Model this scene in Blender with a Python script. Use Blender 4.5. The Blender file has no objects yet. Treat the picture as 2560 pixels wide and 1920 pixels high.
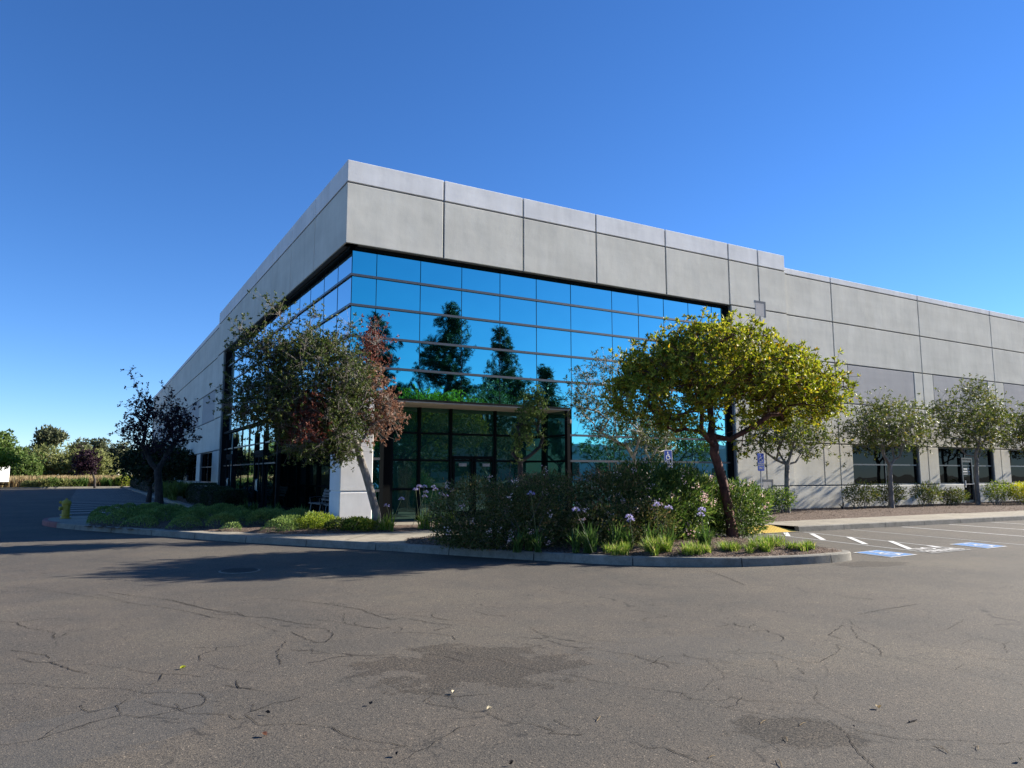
import bpy, math, random
import numpy as np
from mathutils import Vector
R = math.radians
S = bpy.context.scene
COL = S.collection

# ------------------------------------------------------------ camera, sky, sun, exposure
cam = bpy.data.cameras.new('camera'); camo = bpy.data.objects.new('camera', cam); COL.objects.link(camo)
camo.location = (0, 0, 1.6)
camo.rotation_euler = (R(90 + 7.08), 0, R(-30.19))
cam.sensor_width = 36; cam.lens = 36 * 1818 / 2560
cam.clip_start = 0.05; cam.clip_end = 3000
S.camera = camo
SUN_EL, SUN_OFF = 24.0, 7.8            # elevation; degrees in front of the long face
wd = bpy.data.worlds.new("World"); S.world = wd; wd.use_nodes = True
wn = wd.node_tree
bg = wn.nodes['Background']
sky = wn.nodes.new('ShaderNodeTexSky'); sky.sky_type = 'NISHITA'; sky.sun_disc = False
sky.sun_elevation = R(SUN_EL); sky.sun_rotation = R(90 + SUN_OFF)
sky.air_density = 0.8; sky.dust_density = 0.0; sky.ozone_density = 6.0; sky.altitude = 0
hs = wn.nodes.new('ShaderNodeHueSaturation'); hs.inputs['Saturation'].default_value = 1.12; hs.inputs['Hue'].default_value = .505
tint = wn.nodes.new('ShaderNodeMix'); tint.data_type = 'RGBA'; tint.blend_type = 'MULTIPLY'; tint.inputs[0].default_value = 1; tint.inputs[7].default_value = (1.03, 1.0, 1.0, 1)
wn.links.new(sky.outputs[0], tint.inputs[6]); wn.links.new(tint.outputs[2], hs.inputs['Color']); wn.links.new(hs.outputs[0], bg.inputs['Color']); bg.inputs['Strength'].default_value = 0.074
sd = bpy.data.lights.new('sun', 'SUN'); sun = bpy.data.objects.new('sun', sd); COL.objects.link(sun)
sd.energy = 5.0; sd.angle = R(0.5); sd.color = (1.0, 0.93, 0.82)
tosun = Vector((math.cos(R(SUN_EL)) * math.cos(R(SUN_OFF)), -math.cos(R(SUN_EL)) * math.sin(R(SUN_OFF)), math.sin(R(SUN_EL))))
sun.rotation_euler = tosun.to_track_quat('Z', 'Y').to_euler(); sun.location = (60, -10, 40)
S.view_settings.view_transform = 'Standard'; S.view_settings.look = 'None'
S.view_settings.exposure = 1.5; S.view_settings.gamma = 1.0
S.render.engine = 'CYCLES'
S.cycles.max_bounces = 8; S.cycles.transparent_max_bounces = 8

# ------------------------------------------------------------ helpers
def empty(name, loc, label, cat, group=None, rz=0):
    o = bpy.data.objects.new(name, None); COL.objects.link(o)
    o.location = loc; o.rotation_euler = (0, 0, rz); o.empty_display_size = .3
    return tag(o, label, cat, group)
def tag(o, label=None, cat=None, group=None, kind=None):
    if label: o['label'] = label
    if cat: o['category'] = cat
    if group: o['group'] = group
    if kind: o['kind'] = kind
    return o
def copy_tree(o, parent=None):
    c = o.copy(); COL.objects.link(c); c.parent = parent
    for ch in list(o.children): copy_tree(ch, c)
    return c

class MB:
    """collects shapes and links them as one mesh object"""
    def __init__(s): s.v = []; s.f = []; s.m = []
    def poly(s, pts, mi=0):
        n = len(s.v); s.v += [tuple(p) for p in pts]; s.f.append(tuple(range(n, n + len(pts)))); s.m.append(mi)
    def box(s, a, b, mi=0):
        x0, y0, z0 = [min(p, q) for p, q in zip(a, b)]; x1, y1, z1 = [max(p, q) for p, q in zip(a, b)]
        n = len(s.v)
        s.v += [(x0,y0,z0),(x1,y0,z0),(x1,y1,z0),(x0,y1,z0),(x0,y0,z1),(x1,y0,z1),(x1,y1,z1),(x0,y1,z1)]
        for f in ((0,3,2,1),(4,5,6,7),(0,1,5,4),(1,2,6,5),(2,3,7,6),(3,0,4,7)):
            s.f.append(tuple(n + i for i in f)); s.m.append(mi)
    def bevbox(s, a, b, c=.01, mi=0):
        """box with its four vertical and top edges chamfered"""
        x0, y0, z0 = [min(p, q) for p, q in zip(a, b)]; x1, y1, z1 = [max(p, q) for p, q in zip(a, b)]
        lo = [(x0+c,y0),(x1-c,y0),(x1,y0+c),(x1,y1-c),(x1-c,y1),(x0+c,y1),(x0,y1-c),(x0,y0+c)]
        n = len(s.v)
        s.v += [(x,y,z0) for x,y in lo] + [(x,y,z1-c) for x,y in lo]
        cx, cy = (x0+x1)/2, (y0+y1)/2
        s.v += [(x+(c if x<cx else -c), y+(c if y<cy else -c), z1) for x,y in lo]
        for l in (0, 8):
            for i in range(8):
                j = (i+1) % 8; s.f.append((n+l+i, n+l+j, n+l+8+j, n+l+8+i)); s.m.append(mi)
        s.f.append(tuple(n+16+i for i in range(8))); s.m.append(mi)
        s.f.append(tuple(n+7-i for i in range(8))); s.m.append(mi)
    def prism(s, pts, z0, z1, mi=0):
        n = len(s.v); k = len(pts)
        area = sum(pts[i][0]*pts[(i+1)%k][1]-pts[(i+1)%k][0]*pts[i][1] for i in range(k))
        if area < 0: pts = pts[::-1]
        s.v += [(p[0],p[1],z0) for p in pts] + [(p[0],p[1],z1) for p in pts]
        s.f.append(tuple(n+k+i for i in range(k))); s.m.append(mi)
        s.f.append(tuple(n+k-1-i for i in range(k))); s.m.append(mi)
        for i in range(k):
            j = (i+1) % k; s.f.append((n+i, n+j, n+k+j, n+k+i)); s.m.append(mi)
    def tube(s, pts, rad, sides=8, mi=0, cap=True):
        pts = [Vector(p) for p in pts]; n0 = len(s.v)
        up = None
        for i, p in enumerate(pts):
            t = (pts[min(i+1, len(pts)-1)] - pts[max(i-1, 0)])
            if t.length < 1e-6: t = Vector((0,0,1))
            t.normalize()
            if up is None:
                up = Vector((1,0,0)) if abs(t.x) < .8 else Vector((0,1,0))
            a = (up - t * up.dot(t)).normalized(); up = a; b = t.cross(a)
            r = rad[i] if hasattr(rad, '__len__') else rad
            for k in range(sides):
                an = 2*math.pi*k/sides
                s.v.append(tuple(p + a*(r*math.cos(an)) + b*(r*math.sin(an))))
        for i in range(len(pts)-1):
            for k in range(sides):
                j = (k+1) % sides
                s.f.append((n0+i*sides+k, n0+i*sides+j, n0+(i+1)*sides+j, n0+(i+1)*sides+k)); s.m.append(mi)
        if cap:
            s.f.append(tuple(n0+sides-1-k for k in range(sides))); s.m.append(mi)
            e = n0+(len(pts)-1)*sides
            s.f.append(tuple(e+k for k in range(sides))); s.m.append(mi)
    def lathe(s, prof, c, sides=20, mi=0, axis='z'):
        """prof: (radius, height) list"""
        n0 = len(s.v)
        for r, h in prof:
            for k in range(sides):
                an = 2*math.pi*k/sides; a, b = r*math.cos(an), r*math.sin(an)
                p = {'z': (a,b,h), 'x': (h,a,b), 'y': (b,h,a)}[axis]
                s.v.append((c[0]+p[0], c[1]+p[1], c[2]+p[2]))
        for i in range(len(prof)-1):
            for k in range(sides):
                j = (k+1) % sides
                s.f.append((n0+i*sides+k, n0+i*sides+j, n0+(i+1)*sides+j, n0+(i+1)*sides+k)); s.m.append(mi)
        s.f.append(tuple(n0+sides-1-k for k in range(sides))); s.m.append(mi)
        e = n0+(len(prof)-1)*sides
        s.f.append(tuple(e+k for k in range(sides))); s.m.append(mi)
    def build(s, name, mats, parent=None, smooth=False):
        me = bpy.data.meshes.new(name); me.from_pydata(s.v, [], s.f)
        for m in (mats if isinstance(mats, (list, tuple)) else [mats]): me.materials.append(m)
        me.polygons.foreach_set('material_index', s.m)
        if smooth: me.polygons.foreach_set('use_smooth', [True]*len(s.f))
        me.update()
        o = bpy.data.objects.new(name, me); COL.objects.link(o)
        if parent is not None:
            o.parent = parent
            # parents are unrotated empties: keep world coordinates
            L = parent.location if parent.parent is None else parent.location + parent.parent.location
            if any(abs(c) > 0 for c in L):
                me.transform(__import__('mathutils').Matrix.Translation(-Vector(L)))
        return o

def quads_obj(name, V, mat, parent=None, faces=None, mi=None):
    """V (n,4,3) array of separate quads -> one mesh object, fast"""
    V = np.asarray(V, dtype=np.float32); n = V.shape[0]
    L = Vector((0,0,0))
    if parent is not None: L = parent.location if parent.parent is None else parent.location + parent.parent.location
    V = V - np.array(L, dtype=np.float32)
    me = bpy.data.meshes.new(name)
    me.vertices.add(n*4); me.vertices.foreach_set('co', V.reshape(-1))
    me.loops.add(n*4); me.loops.foreach_set('vertex_index', np.arange(n*4, dtype=np.int32))
    me.polygons.add(n); me.polygons.foreach_set('loop_start', np.arange(n, dtype=np.int32)*4)
    try: me.polygons.foreach_set('loop_total', np.full(n, 4, dtype=np.int32))
    except Exception: pass
    for m in (mat if isinstance(mat, (list, tuple)) else [mat]): me.materials.append(m)
    if mi is not None: me.polygons.foreach_set('material_index', np.asarray(mi, dtype=np.int32))
    me.update(calc_edges=True); me.validate()
    o = bpy.data.objects.new(name, me); COL.objects.link(o)
    if parent is not None: o.parent = parent
    return o

def unit(a): return a / np.maximum(np.linalg.norm(a, axis=-1, keepdims=True), 1e-9)
def leaf_quads(P, D, L, W, rng, mid=.45, flat=0.0):
    """lens shaped leaves: base P, direction D, length L, width W"""
    n = len(P); D = unit(D)
    ref = rng.normal(size=(n,3)); ref[:,2] += flat
    s = unit(np.cross(D, ref)); nn = np.cross(s, D)
    L = np.broadcast_to(np.asarray(L, float), (n,))[:,None]; W = np.broadcast_to(np.asarray(W, float), (n,))[:,None]
    c = P + D*L*mid + nn*L*.06
    return np.stack([P, c + s*W*.5, P + D*L - nn*L*.05, c - s*W*.5], axis=1)

# ------------------------------------------------------------ materials
def newmat(name):
    m = bpy.data.materials.new(name); m.use_nodes = True
    nt = m.node_tree; nt.nodes.clear()
    out = nt.nodes.new('ShaderNodeOutputMaterial')
    return m, nt, out
def N(nt, t, **kw):
    n = nt.nodes.new(t)
    for k, v in kw.items():
        if k.startswith('i_'): n.inputs[k[2:].replace('_', ' ')].default_value = v
        else: setattr(n, k, v)
    return n
def ramp(nt, fac, stops):
    r = nt.nodes.new('ShaderNodeValToRGB'); e = r.color_ramp.elements
    while len(e) < len(stops): e.new(.5)
    for i, (p, c) in enumerate(stops):
        e[i].position = p; e[i].color = (*c, 1) if len(c) == 3 else c
    nt.links.new(fac, r.inputs[0]); return r.outputs[0]
def noise(nt, scale, detail=4, rough=.55, vec=None, dist=0):
    n = nt.nodes.new('ShaderNodeTexNoise'); n.inputs['Scale'].default_value = scale
    n.inputs['Detail'].default_value = detail; n.inputs['Roughness'].default_value = rough
    n.inputs['Distortion'].default_value = dist
    if vec is not None: nt.links.new(vec, n.inputs['Vector'])
    return n.outputs['Fac']
def geo_pos(nt):
    g = nt.nodes.new('ShaderNodeNewGeometry'); return g.outputs['Position']
def mul(nt, a, b, op='MULTIPLY'):
    m = nt.nodes.new('ShaderNodeMath'); m.operation = op
    for i, x in enumerate((a, b)):
        if isinstance(x, (int, float)): m.inputs[i].default_value = x
        else: nt.links.new(x, m.inputs[i])
    return m.outputs[0]
def mixc(nt, fac, a, b, mode='MIX'):
    m = nt.nodes.new('ShaderNodeMix'); m.data_type = 'RGBA'; m.blend_type = mode
    for s, x in ((0, fac), (6, a), (7, b)):
        if isinstance(x, (int, float)): m.inputs[s].default_value = x
        elif isinstance(x, tuple): m.inputs[s].default_value = (*x, 1) if len(x) == 3 else x
        else: nt.links.new(x, m.inputs[s])
    return m.outputs[2]
def bump(nt, h, strength=.3, dist=.01):
    b = nt.nodes.new('ShaderNodeBump'); b.inputs['Strength'].default_value = strength
    b.inputs['Distance'].default_value = dist; nt.links.new(h, b.inputs['Height']); return b.outputs[0]
def principled(nt, out, color=None, rough=.6, spec=.5, normal=None, metal=0):
    p = nt.nodes.new('ShaderNodeBsdfPrincipled')
    p.inputs['Roughness'].default_value = rough; p.inputs['Metallic'].default_value = metal
    p.inputs['Specular IOR Level'].default_value = spec
    if isinstance(color, tuple): p.inputs['Base Color'].default_value = (*color, 1)
    elif color is not None: nt.links.new(color, p.inputs['Base Color'])
    if normal is not None: nt.links.new(normal, p.inputs['Normal'])
    nt.links.new(p.outputs[0], out.inputs[0]); return p
def scaled(nt, v, sx, sy, sz):
    m = nt.nodes.new('ShaderNodeMapping'); m.inputs['Scale'].default_value = (sx, sy, sz)
    nt.links.new(v, m.inputs['Vector']); return m.outputs[0]

def paint_mat(name, col, rough=.75, var=.1, stain=.12):
    m, nt, out = newmat(name); pos = geo_pos(nt)
    a = noise(nt, .5, 5, .6, pos); b = noise(nt, 2.2, 5, .7, scaled(nt, pos, 1, 1, .22)); c = noise(nt, 45, 3, .6, pos)
    c1 = tuple(x*(1-var) for x in col); c2 = tuple(min(1, x*(1+var*.6)) for x in col)
    k = ramp(nt, a, [(.3, c1), (.7, c2)])
    d = ramp(nt, b, [(.35, (1-stain, 1-stain, 1-stain*1.1)), (.62, (1,1,1))])
    k = mixc(nt, 1.0, k, d, 'MULTIPLY')
    st = ramp(nt, noise(nt, 1.0, 6, .7, scaled(nt, pos, 5, 5, .12)), [(.46, (1,1,1)), (.74, (1-stain*.6, 1-stain*.6, 1-stain*.55))])
    k = mixc(nt, 1.0, k, st, 'MULTIPLY')
    hb = ramp(nt, noise(nt, 1.0, 4, .6, scaled(nt, pos, .25, .25, 2.6)), [(.4, (.97,.97,.97)), (.6, (1.02,1.02,1.02))])
    k = mixc(nt, 1.0, k, hb, 'MULTIPLY')
    nrm = bump(nt, mul(nt, noise(nt, 1.1, 3, .5, pos), mul(nt, c, .12), 'ADD'), .35, .03)
    principled(nt, out, k, rough, 0.0, nrm); return m
def plain(name, col, rough=.5, spec=.5, metal=0, var=.08, sc=8):
    m, nt, out = newmat(name)
    a = noise(nt, sc, 4, .6, geo_pos(nt))
    k = ramp(nt, a, [(.3, tuple(x*(1-var) for x in col)), (.7, tuple(min(1, x*(1+var)) for x in col))])
    principled(nt, out, k, rough, spec, None, metal); return m
def leaf_mat(name, stops, rough=.4, trans=.3, spec=.5, tcol=None):
    m, nt, out = newmat(name)
    g = nt.nodes.new('ShaderNodeNewGeometry')
    col = ramp(nt, g.outputs['Random Per Island'], stops)
    p = nt.nodes.new('ShaderNodeBsdfPrincipled'); p.inputs['Roughness'].default_value = max(rough, .5)
    p.inputs['Specular IOR Level'].default_value = min(spec, .12); nt.links.new(col, p.inputs['Base Color'])
    t = nt.nodes.new('ShaderNodeBsdfTranslucent')
    hs = nt.nodes.new('ShaderNodeHueSaturation'); hs.inputs['Value'].default_value = 1.5; hs.inputs['Saturation'].default_value = 1.1
    nt.links.new(col, hs.inputs['Color']); nt.links.new(hs.outputs[0], t.inputs[0])
    mx = nt.nodes.new('ShaderNodeMixShader'); mx.inputs[0].default_value = trans
    nt.links.new(p.outputs[0], mx.inputs[1]); nt.links.new(t.outputs[0], mx.inputs[2]); nt.links.new(mx.outputs[0], out.inputs[0])
    return m
def bark_mat(name, c1, c2, sc=14, b=.6):
    m, nt, out = newmat(name); pos = geo_pos(nt)
    n1 = noise(nt, sc, 6, .65, scaled(nt, pos, 1, 1, .35))
    n2 = noise(nt, 3, 3, .6, pos)
    k = ramp(nt, mul(nt, n1, n2, 'ADD'), [(.7, c1), (1.25, c2)])
    k = ramp(nt, mul(nt, mul(nt, n1, n2, 'ADD'), .5), [(.38, c1), (.62, c2)])
    principled(nt, out, k, .85, .3, bump(nt, n1, b, .03)); return m
def glass_mat(name, near, far, base, rough=.015, wav=.012, refl=1.0, bscale=.55):
    """coated reflective glass: tinted mirror face-on, near white mirror at grazing angles"""
    m, nt, out = newmat(name); pos = geo_pos(nt)
    lw = nt.nodes.new('ShaderNodeLayerWeight'); lw.inputs['Blend'].default_value = .5
    k = mixc(nt, lw.outputs['Facing'], near, far)
    nrm = bump(nt, noise(nt, bscale, 2, .4, pos), wav, 1.0)
    g = nt.nodes.new('ShaderNodeBsdfGlossy'); g.inputs['Roughness'].default_value = rough
    nt.links.new(k, g.inputs['Color']); nt.links.new(nrm, g.inputs['Normal'])
    d = nt.nodes.new('ShaderNodeBsdfDiffuse'); d.inputs['Color'].default_value = (*base, 1)
    ad = nt.nodes.new('ShaderNodeMixShader')
    fac = mul(nt, refl, 1.0); nt.links.new(fac, ad.inputs[0])
    nt.links.new(d.outputs[0], ad.inputs[1]); nt.links.new(g.outputs[0], ad.inputs[2]); nt.links.new(ad.outputs[0], out.inputs[0])
    return m

M = {}
M['wall'] = paint_mat('painted_concrete', (.65, .62, .535), stain=.08)
M['wall_light'] = paint_mat('painted_concrete_light', (.76, .745, .72), stain=.08)
M['wall_dark'] = paint_mat('painted_concrete_dark', (.45, .43, .405), var=.03, stain=.03)
M['reveal'] = paint_mat('painted_reveal', (.20, .205, .21))
M['mullion'] = plain('mullion_metal', (.10, .105, .11), .35, .5, .6)
M['mullion_dark'] = plain('dark_bronze_frame', (.006, .008, .009), .7, .05)
M['soffit'] = paint_mat('soffit_plaster', (.50, .46, .40))
M['glass'] = glass_mat('reflective_glass', (.06, .57, .58), (.80, .92, 1.0), (.004, .02, .03), refl=.96)
M['glass_dark'] = glass_mat('lobby_glass', (.10, .20, .18), (.4, .55, .5), (.014, .10, .082), refl=.6)
M['glass_win'] = glass_mat('window_glass', (.014, .018, .022), (.04, .045, .05), (.004, .005, .006), refl=.8)
M['glass_black'] = glass_mat('dark_lobby_glass', (.08, .12, .12), (.3, .38, .38), (.003, .012, .011), refl=.6)
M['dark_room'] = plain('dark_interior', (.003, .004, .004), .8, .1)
M['white'] = plain('white_paint', (.75, .75, .73), .5)
M['steel'] = plain('brushed_steel', (.45, .45, .46), .35, .5, .8)
M['galv'] = plain('galvanised_post', (.20, .20, .21), .5, .5, .5)
M['roof'] = plain('roof_membrane', (.4, .4, .4), .9)

# asphalt: aggregate, worn tone patches, rough ravelled patches, fine cracks
def asphalt():
    m, nt, out = newmat('asphalt'); pos = geo_pos(nt)
    big = noise(nt, .35, 4, .55, pos); mid = noise(nt, 1.7, 5, .6, pos)
    agg = noise(nt, 120, 2, .8, pos); agg2 = nt.nodes.new('ShaderNodeTexVoronoi'); agg2.inputs['Scale'].default_value = 105
    nt.links.new(pos, agg2.inputs['Vector'])
    k = ramp(nt, big, [(.38, (.070, .063, .053)), (.5, (.097, .084, .068)), (.62, (.126, .109, .083))])
    k = mixc(nt, .55, k, ramp(nt, mid, [(.3, (.071, .068, .062)), (.72, (.112, .096, .078))]))
    sp = ramp(nt, agg, [(.38, (.45, .45, .46)), (.5, (.95, .95, .95)), (.64, (1.5, 1.46, 1.4))])
    k = mixc(nt, .8, k, sp, 'MULTIPLY')
    peb = ramp(nt, agg2.outputs['Color'], [(.12, (.30, .30, .32)), (.3, (.78, .79, .80)), (.7, (1.08, 1.05, 1.0)), (.88, (1.5, 1.42, 1.3)), (.97, (3.0, 2.85, 2.6))])
    k = mixc(nt, .85, k, peb, 'MULTIPLY')
    # ravelled patches (ellipses broken up by noise)
    sx = nt.nodes.new('ShaderNodeSeparateXYZ'); nt.links.new(pos, sx.inputs[0])
    rough_h = None
    def blob(cx, cy, ax, ay, ang, nz=.35, sc=2.6):
        ca, sa = math.cos(ang), math.sin(ang)
        dx = mul(nt, sx.outputs[0], -cx, 'ADD'); dy = mul(nt, sx.outputs[1], -cy, 'ADD')
        u = mul(nt, mul(nt, mul(nt, dx, ca), mul(nt, dy, sa), 'ADD'), 1/ax)
        v = mul(nt, mul(nt, mul(nt, dx, -sa), mul(nt, dy, ca), 'ADD'), 1/ay)
        d = mul(nt, mul(nt, mul(nt, u, u), mul(nt, v, v), 'ADD'), .5, 'POWER')
        d = mul(nt, d, mul(nt, mul(nt, noise(nt, sc, 5, .65, pos), -.5, 'ADD'), nz*4), 'ADD')
        return ramp(nt, d, [(.9, (1,1,1)), (1.0, (0,0,0))])
    p1 = blob(2.95, 5.75, .92, .70, -.35, .75, 2.2); p2 = blob(3.92, 3.25, .42, .28, -.6, .5, 4); p3 = blob(12.3, 8.3, .75, .38, -.2, .4, 3)
    p4 = blob(.2, 5.5, .9, .55, .5, .4); p5 = blob(5.0, 5.2, 1.1, .5, -.5, .6)
    coarse = ramp(nt, noise(nt, 48, 3, .7, scaled(nt, pos, 1, 1.5, 1)), [(.42, (.12,.12,.12)), (.52, (.75,.72,.69)), (.66, (1.2,1.14,1.06))])
    for p, f in ((p1, .8), (p2, .9), (p3, .95)):
        k = mixc(nt, mul(nt, p, f), k, mixc(nt, 1.0, k, coarse, 'MULTIPLY'))
    for p, f in ((p4, .3), (p5, .2)):
        k = mixc(nt, mul(nt, p, f), k, (.064, .066, .066))
    # hairline crack network
    vc = nt.nodes.new('ShaderNodeTexVoronoi'); vc.feature = 'DISTANCE_TO_EDGE'; vc.inputs['Scale'].default_value = .8
    warp = nt.nodes.new('ShaderNodeTexNoise'); warp.inputs['Scale'].default_value = 1.6; warp.inputs['Detail'].default_value = 6
    nt.links.new(pos, warp.inputs['Vector'])
    add = nt.nodes.new('ShaderNodeVectorMath'); add.operation = 'MULTIPLY_ADD'
    nt.links.new(warp.outputs['Color'], add.inputs[0]); add.inputs[1].default_value = (1.3,1.3,0); nt.links.new(pos, add.inputs[2])
    nt.links.new(add.outputs[0], vc.inputs['Vector'])
    ln = ramp(nt, vc.outputs['Distance'], [(.0, (1,1,1)), (.009, (0,0,0))])
    mk = ramp(nt, noise(nt, .55, 3, .6, pos), [(.42, (0,0,0)), (.56, (1,1,1))])
    mk = mul(nt, mk, ramp(nt, noise(nt, 5, 3, .6, pos), [(.42, (0,0,0)), (.52, (1,1,1))]))
    k = mixc(nt, mul(nt, mul(nt, ln, mk), .75), k, (.018, .017, .016))
    h = mul(nt, agg, mul(nt, agg2.outputs['Distance'], .6), 'ADD')
    nrm = bump(nt, h, .5, .005)
    principled(nt, out, k, .9, .25, nrm); return m
M['asphalt'] = asphalt()
def concrete(name, col, bumpd=.006):
    m, nt, out = newmat(name); pos = geo_pos(nt)
    a = noise(nt, .9, 5, .65, pos); b = noise(nt, 40, 4, .7, pos); c = noise(nt, 6, 5, .7, pos)
    k = ramp(nt, a, [(.3, tuple(x*.75 for x in col)), (.7, tuple(x*1.15 for x in col))])
    k = mixc(nt, .6, k, ramp(nt, c, [(.38, (.62,.61,.58)), (.56, (1,1,1))]), 'MULTIPLY')
    k = mixc(nt, .5, k, ramp(nt, b, [(.35, (.7,.7,.7)), (.65, (1.15,1.15,1.15))]), 'MULTIPLY')
    principled(nt, out, k, .9, .3, bump(nt, b, .5, bumpd)); return m
M['kerb'] = concrete('kerb_concrete', (.24, .225, .19), .01)
M['walk'] = concrete('walk_concrete', (.30, .265, .205))
M['kerb_red'] = concrete('faded_red_kerb', (.30, .12, .11))
def soil(name, c1, c2, c3, sc=30):
    m, nt, out = newmat(name); pos = geo_pos(nt)
    v = nt.nodes.new('ShaderNodeTexVoronoi'); v.inputs['Scale'].default_value = sc; nt.links.new(pos, v.inputs['Vector'])
    k = ramp(nt, v.outputs['Color'], [(.15, c1), (.5, c2), (.9, c3)])
    principled(nt, out, k, .95, .2, bump(nt, v.outputs['Distance'], 1.0, .02)); return m
M['mulch'] = soil('bark_mulch', (.045,.03,.02), (.11,.075,.055), (.20,.15,.12), 34)
M['field'] = soil('field_soil', (.10,.075,.04), (.16,.12,.06), (.22,.18,.10), 3)
M['line_white'] = plain('road_paint_white', (.62,.61,.58), .7, .3, 0, .25, 14)
M['line_faded'] = plain('road_paint_faded', (.30,.30,.29), .8, .3, 0, .3, 14)
M['line_blue'] = plain('road_paint_blue', (.22,.29,.42), .7, .3, 0, .25, 14)
M['isa_blue'] = plain('symbol_blue', (.09,.22,.46), .7, .3, 0, .2, 14)
M['sign_blue'] = plain('sign_blue', (.005,.04,.27), .5, .15, 0, .03)
M['yellow_tile'] = plain('yellow_tile', (.62,.42,.07), .7, .3, 0, .1)
M['hyd'] = plain('hydrant_yellow', (.34,.25,.02), .5, .5, 0, .2, 14)
M['crack'] = plain('crack_dark', (.022,.020,.018), .95, .1)
# leaves
G = lambda *a: [(i/(len(a)-1) if len(a) > 1 else 0, c) for i, c in enumerate(a)]
M['lf_madrone'] = leaf_mat('madrone_leaves', [(0,(.055,.085,.010)),(.3,(.13,.165,.018)),(.65,(.25,.27,.035)),(.92,(.42,.385,.065)),(1,(.40,.20,.03))], .35, .35, .5)
M['lf_green'] = leaf_mat('dull_green_leaves', [(0,(.022,.038,.010)),(.5,(.048,.072,.018)),(.85,(.09,.115,.03)),(1,(.16,.15,.05))], .3, .25, .6)
M['lf_yard'] = leaf_mat('grey_green_leaves', [(0,(.04,.065,.014)),(.5,(.095,.125,.026)),(.9,(.19,.20,.05)),(1,(.32,.24,.06))], .3, .25, .6)
M['lf_dry'] = leaf_mat('dry_brown_leaves', [(0,(.11,.045,.028)),(.5,(.20,.10,.065)),(1,(.32,.20,.14))], .5, .25, .4)
M['lf_red'] = leaf_mat('dry_red_leaves', [(0,(.07,.022,.016)),(.6,(.15,.045,.03)),(1,(.24,.10,.07))], .5, .25, .4)
M['lf_plum'] = leaf_mat('purple_leaves', [(0,(.016,.008,.014)),(1,(.045,.022,.035))], .4, .15, .5)
M['lf_dark'] = leaf_mat('dark_green_leaves', [(0,(.010,.020,.010)),(.6,(.022,.038,.016)),(1,(.045,.06,.025))], .4, .2, .4)
M['lf_pine'] = leaf_mat('pine_needles', [(0,(.012,.022,.010)),(.6,(.028,.045,.018)),(1,(.05,.065,.025))], .5, .15, .3)
M['lf_oleander'] = leaf_mat('oleander_leaves', [(0,(.03,.06,.014)),(.5,(.065,.115,.024)),(.85,(.14,.19,.045)),(1,(.24,.27,.08))], .28, .28, .6)
M['lf_shrub'] = leaf_mat('dark_shrub_leaves', [(0,(.03,.045,.012)),(.5,(.075,.095,.024)),(.8,(.14,.14,.045)),(1,(.27,.16,.09))], .3, .2, .6)
M['lf_sprig'] = leaf_mat('reddish_sprigs', [(0,(.10,.045,.03)),(.5,(.17,.09,.06)),(1,(.26,.17,.12))], .5, .25, .3)
M['lf_lime'] = leaf_mat('lime_leaves', [(0,(.07,.12,.015)),(.6,(.17,.22,.03)),(1,(.30,.32,.06))], .35, .35, .5)
M['lf_yellow'] = leaf_mat('yellow_leaves', [(0,(.14,.18,.015)),(.6,(.33,.34,.03)),(1,(.48,.42,.05))], .35, .35, .5)
M['lf_juniper'] = leaf_mat('juniper_sprays', [(0,(.09,.15,.045)),(.6,(.17,.25,.07)),(1,(.27,.34,.10))], .5, .2, .3)
M['lf_grass'] = leaf_mat('strap_leaves', [(0,(.07,.13,.02)),(.5,(.15,.24,.035)),(.75,(.26,.31,.07)),(1,(.44,.38,.17))], .35, .35, .5)
M['lf_strap_dark'] = leaf_mat('dark_strap_leaves', [(0,(.03,.07,.018)),(.7,(.07,.12,.03)),(1,(.14,.2,.06))], .3, .3, .5)
M['lf_straw'] = leaf_mat('straw_grass', [(0,(.13,.13,.05)),(.3,(.24,.18,.09)),(.7,(.34,.25,.14)),(1,(.44,.35,.22))], .7, .3, .2)
M['lf_olive'] = leaf_mat('olive_foliage', [(0,(.11,.13,.045)),(.5,(.18,.20,.07)),(1,(.27,.27,.11))], .6, .25, .3)
M['lf_mid'] = leaf_mat('mid_green_foliage', [(0,(.05,.09,.02)),(.5,(.09,.14,.035)),(1,(.15,.19,.06))], .6, .25, .3)
M['lf_euc'] = leaf_mat('eucalyptus_foliage', [(0,(.05,.065,.032)),(.5,(.09,.105,.055)),(1,(.15,.155,.09))], .5, .2, .3)
M['pink'] = leaf_mat('pink_petals', [(0,(.62,.36,.36)),(.6,(.72,.52,.48)),(1,(.85,.72,.66))], .6, .3, .3)
M['lilac'] = leaf_mat('lilac_petals', [(0,(.22,.19,.42)),(.6,(.36,.33,.56)),(1,(.66,.62,.74))], .6, .35, .3)
M['scape'] = leaf_mat('flower_stalks', [(0,(.14,.18,.07)),(1,(.22,.22,.12))], .5, .1, .3)
M['bk_red'] = bark_mat('red_bark', (.025,.011,.009), (.15,.058,.040), 12)
M['bk_grey'] = bark_mat('grey_bark', (.10,.088,.075), (.27,.24,.21), 16)
M['bk_dark'] = bark_mat('dark_bark', (.02,.016,.015), (.06,.05,.045), 14)
M['bk_pale'] = bark_mat('pale_bark', (.25,.22,.18), (.5,.46,.40), 8)
M['chips'] = leaf_mat('bark_chips', [(0,(.05,.03,.022)),(.5,(.14,.09,.065)),(.9,(.28,.21,.16)),(1,(.42,.34,.27))], .9, 0.0, .2)

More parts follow.
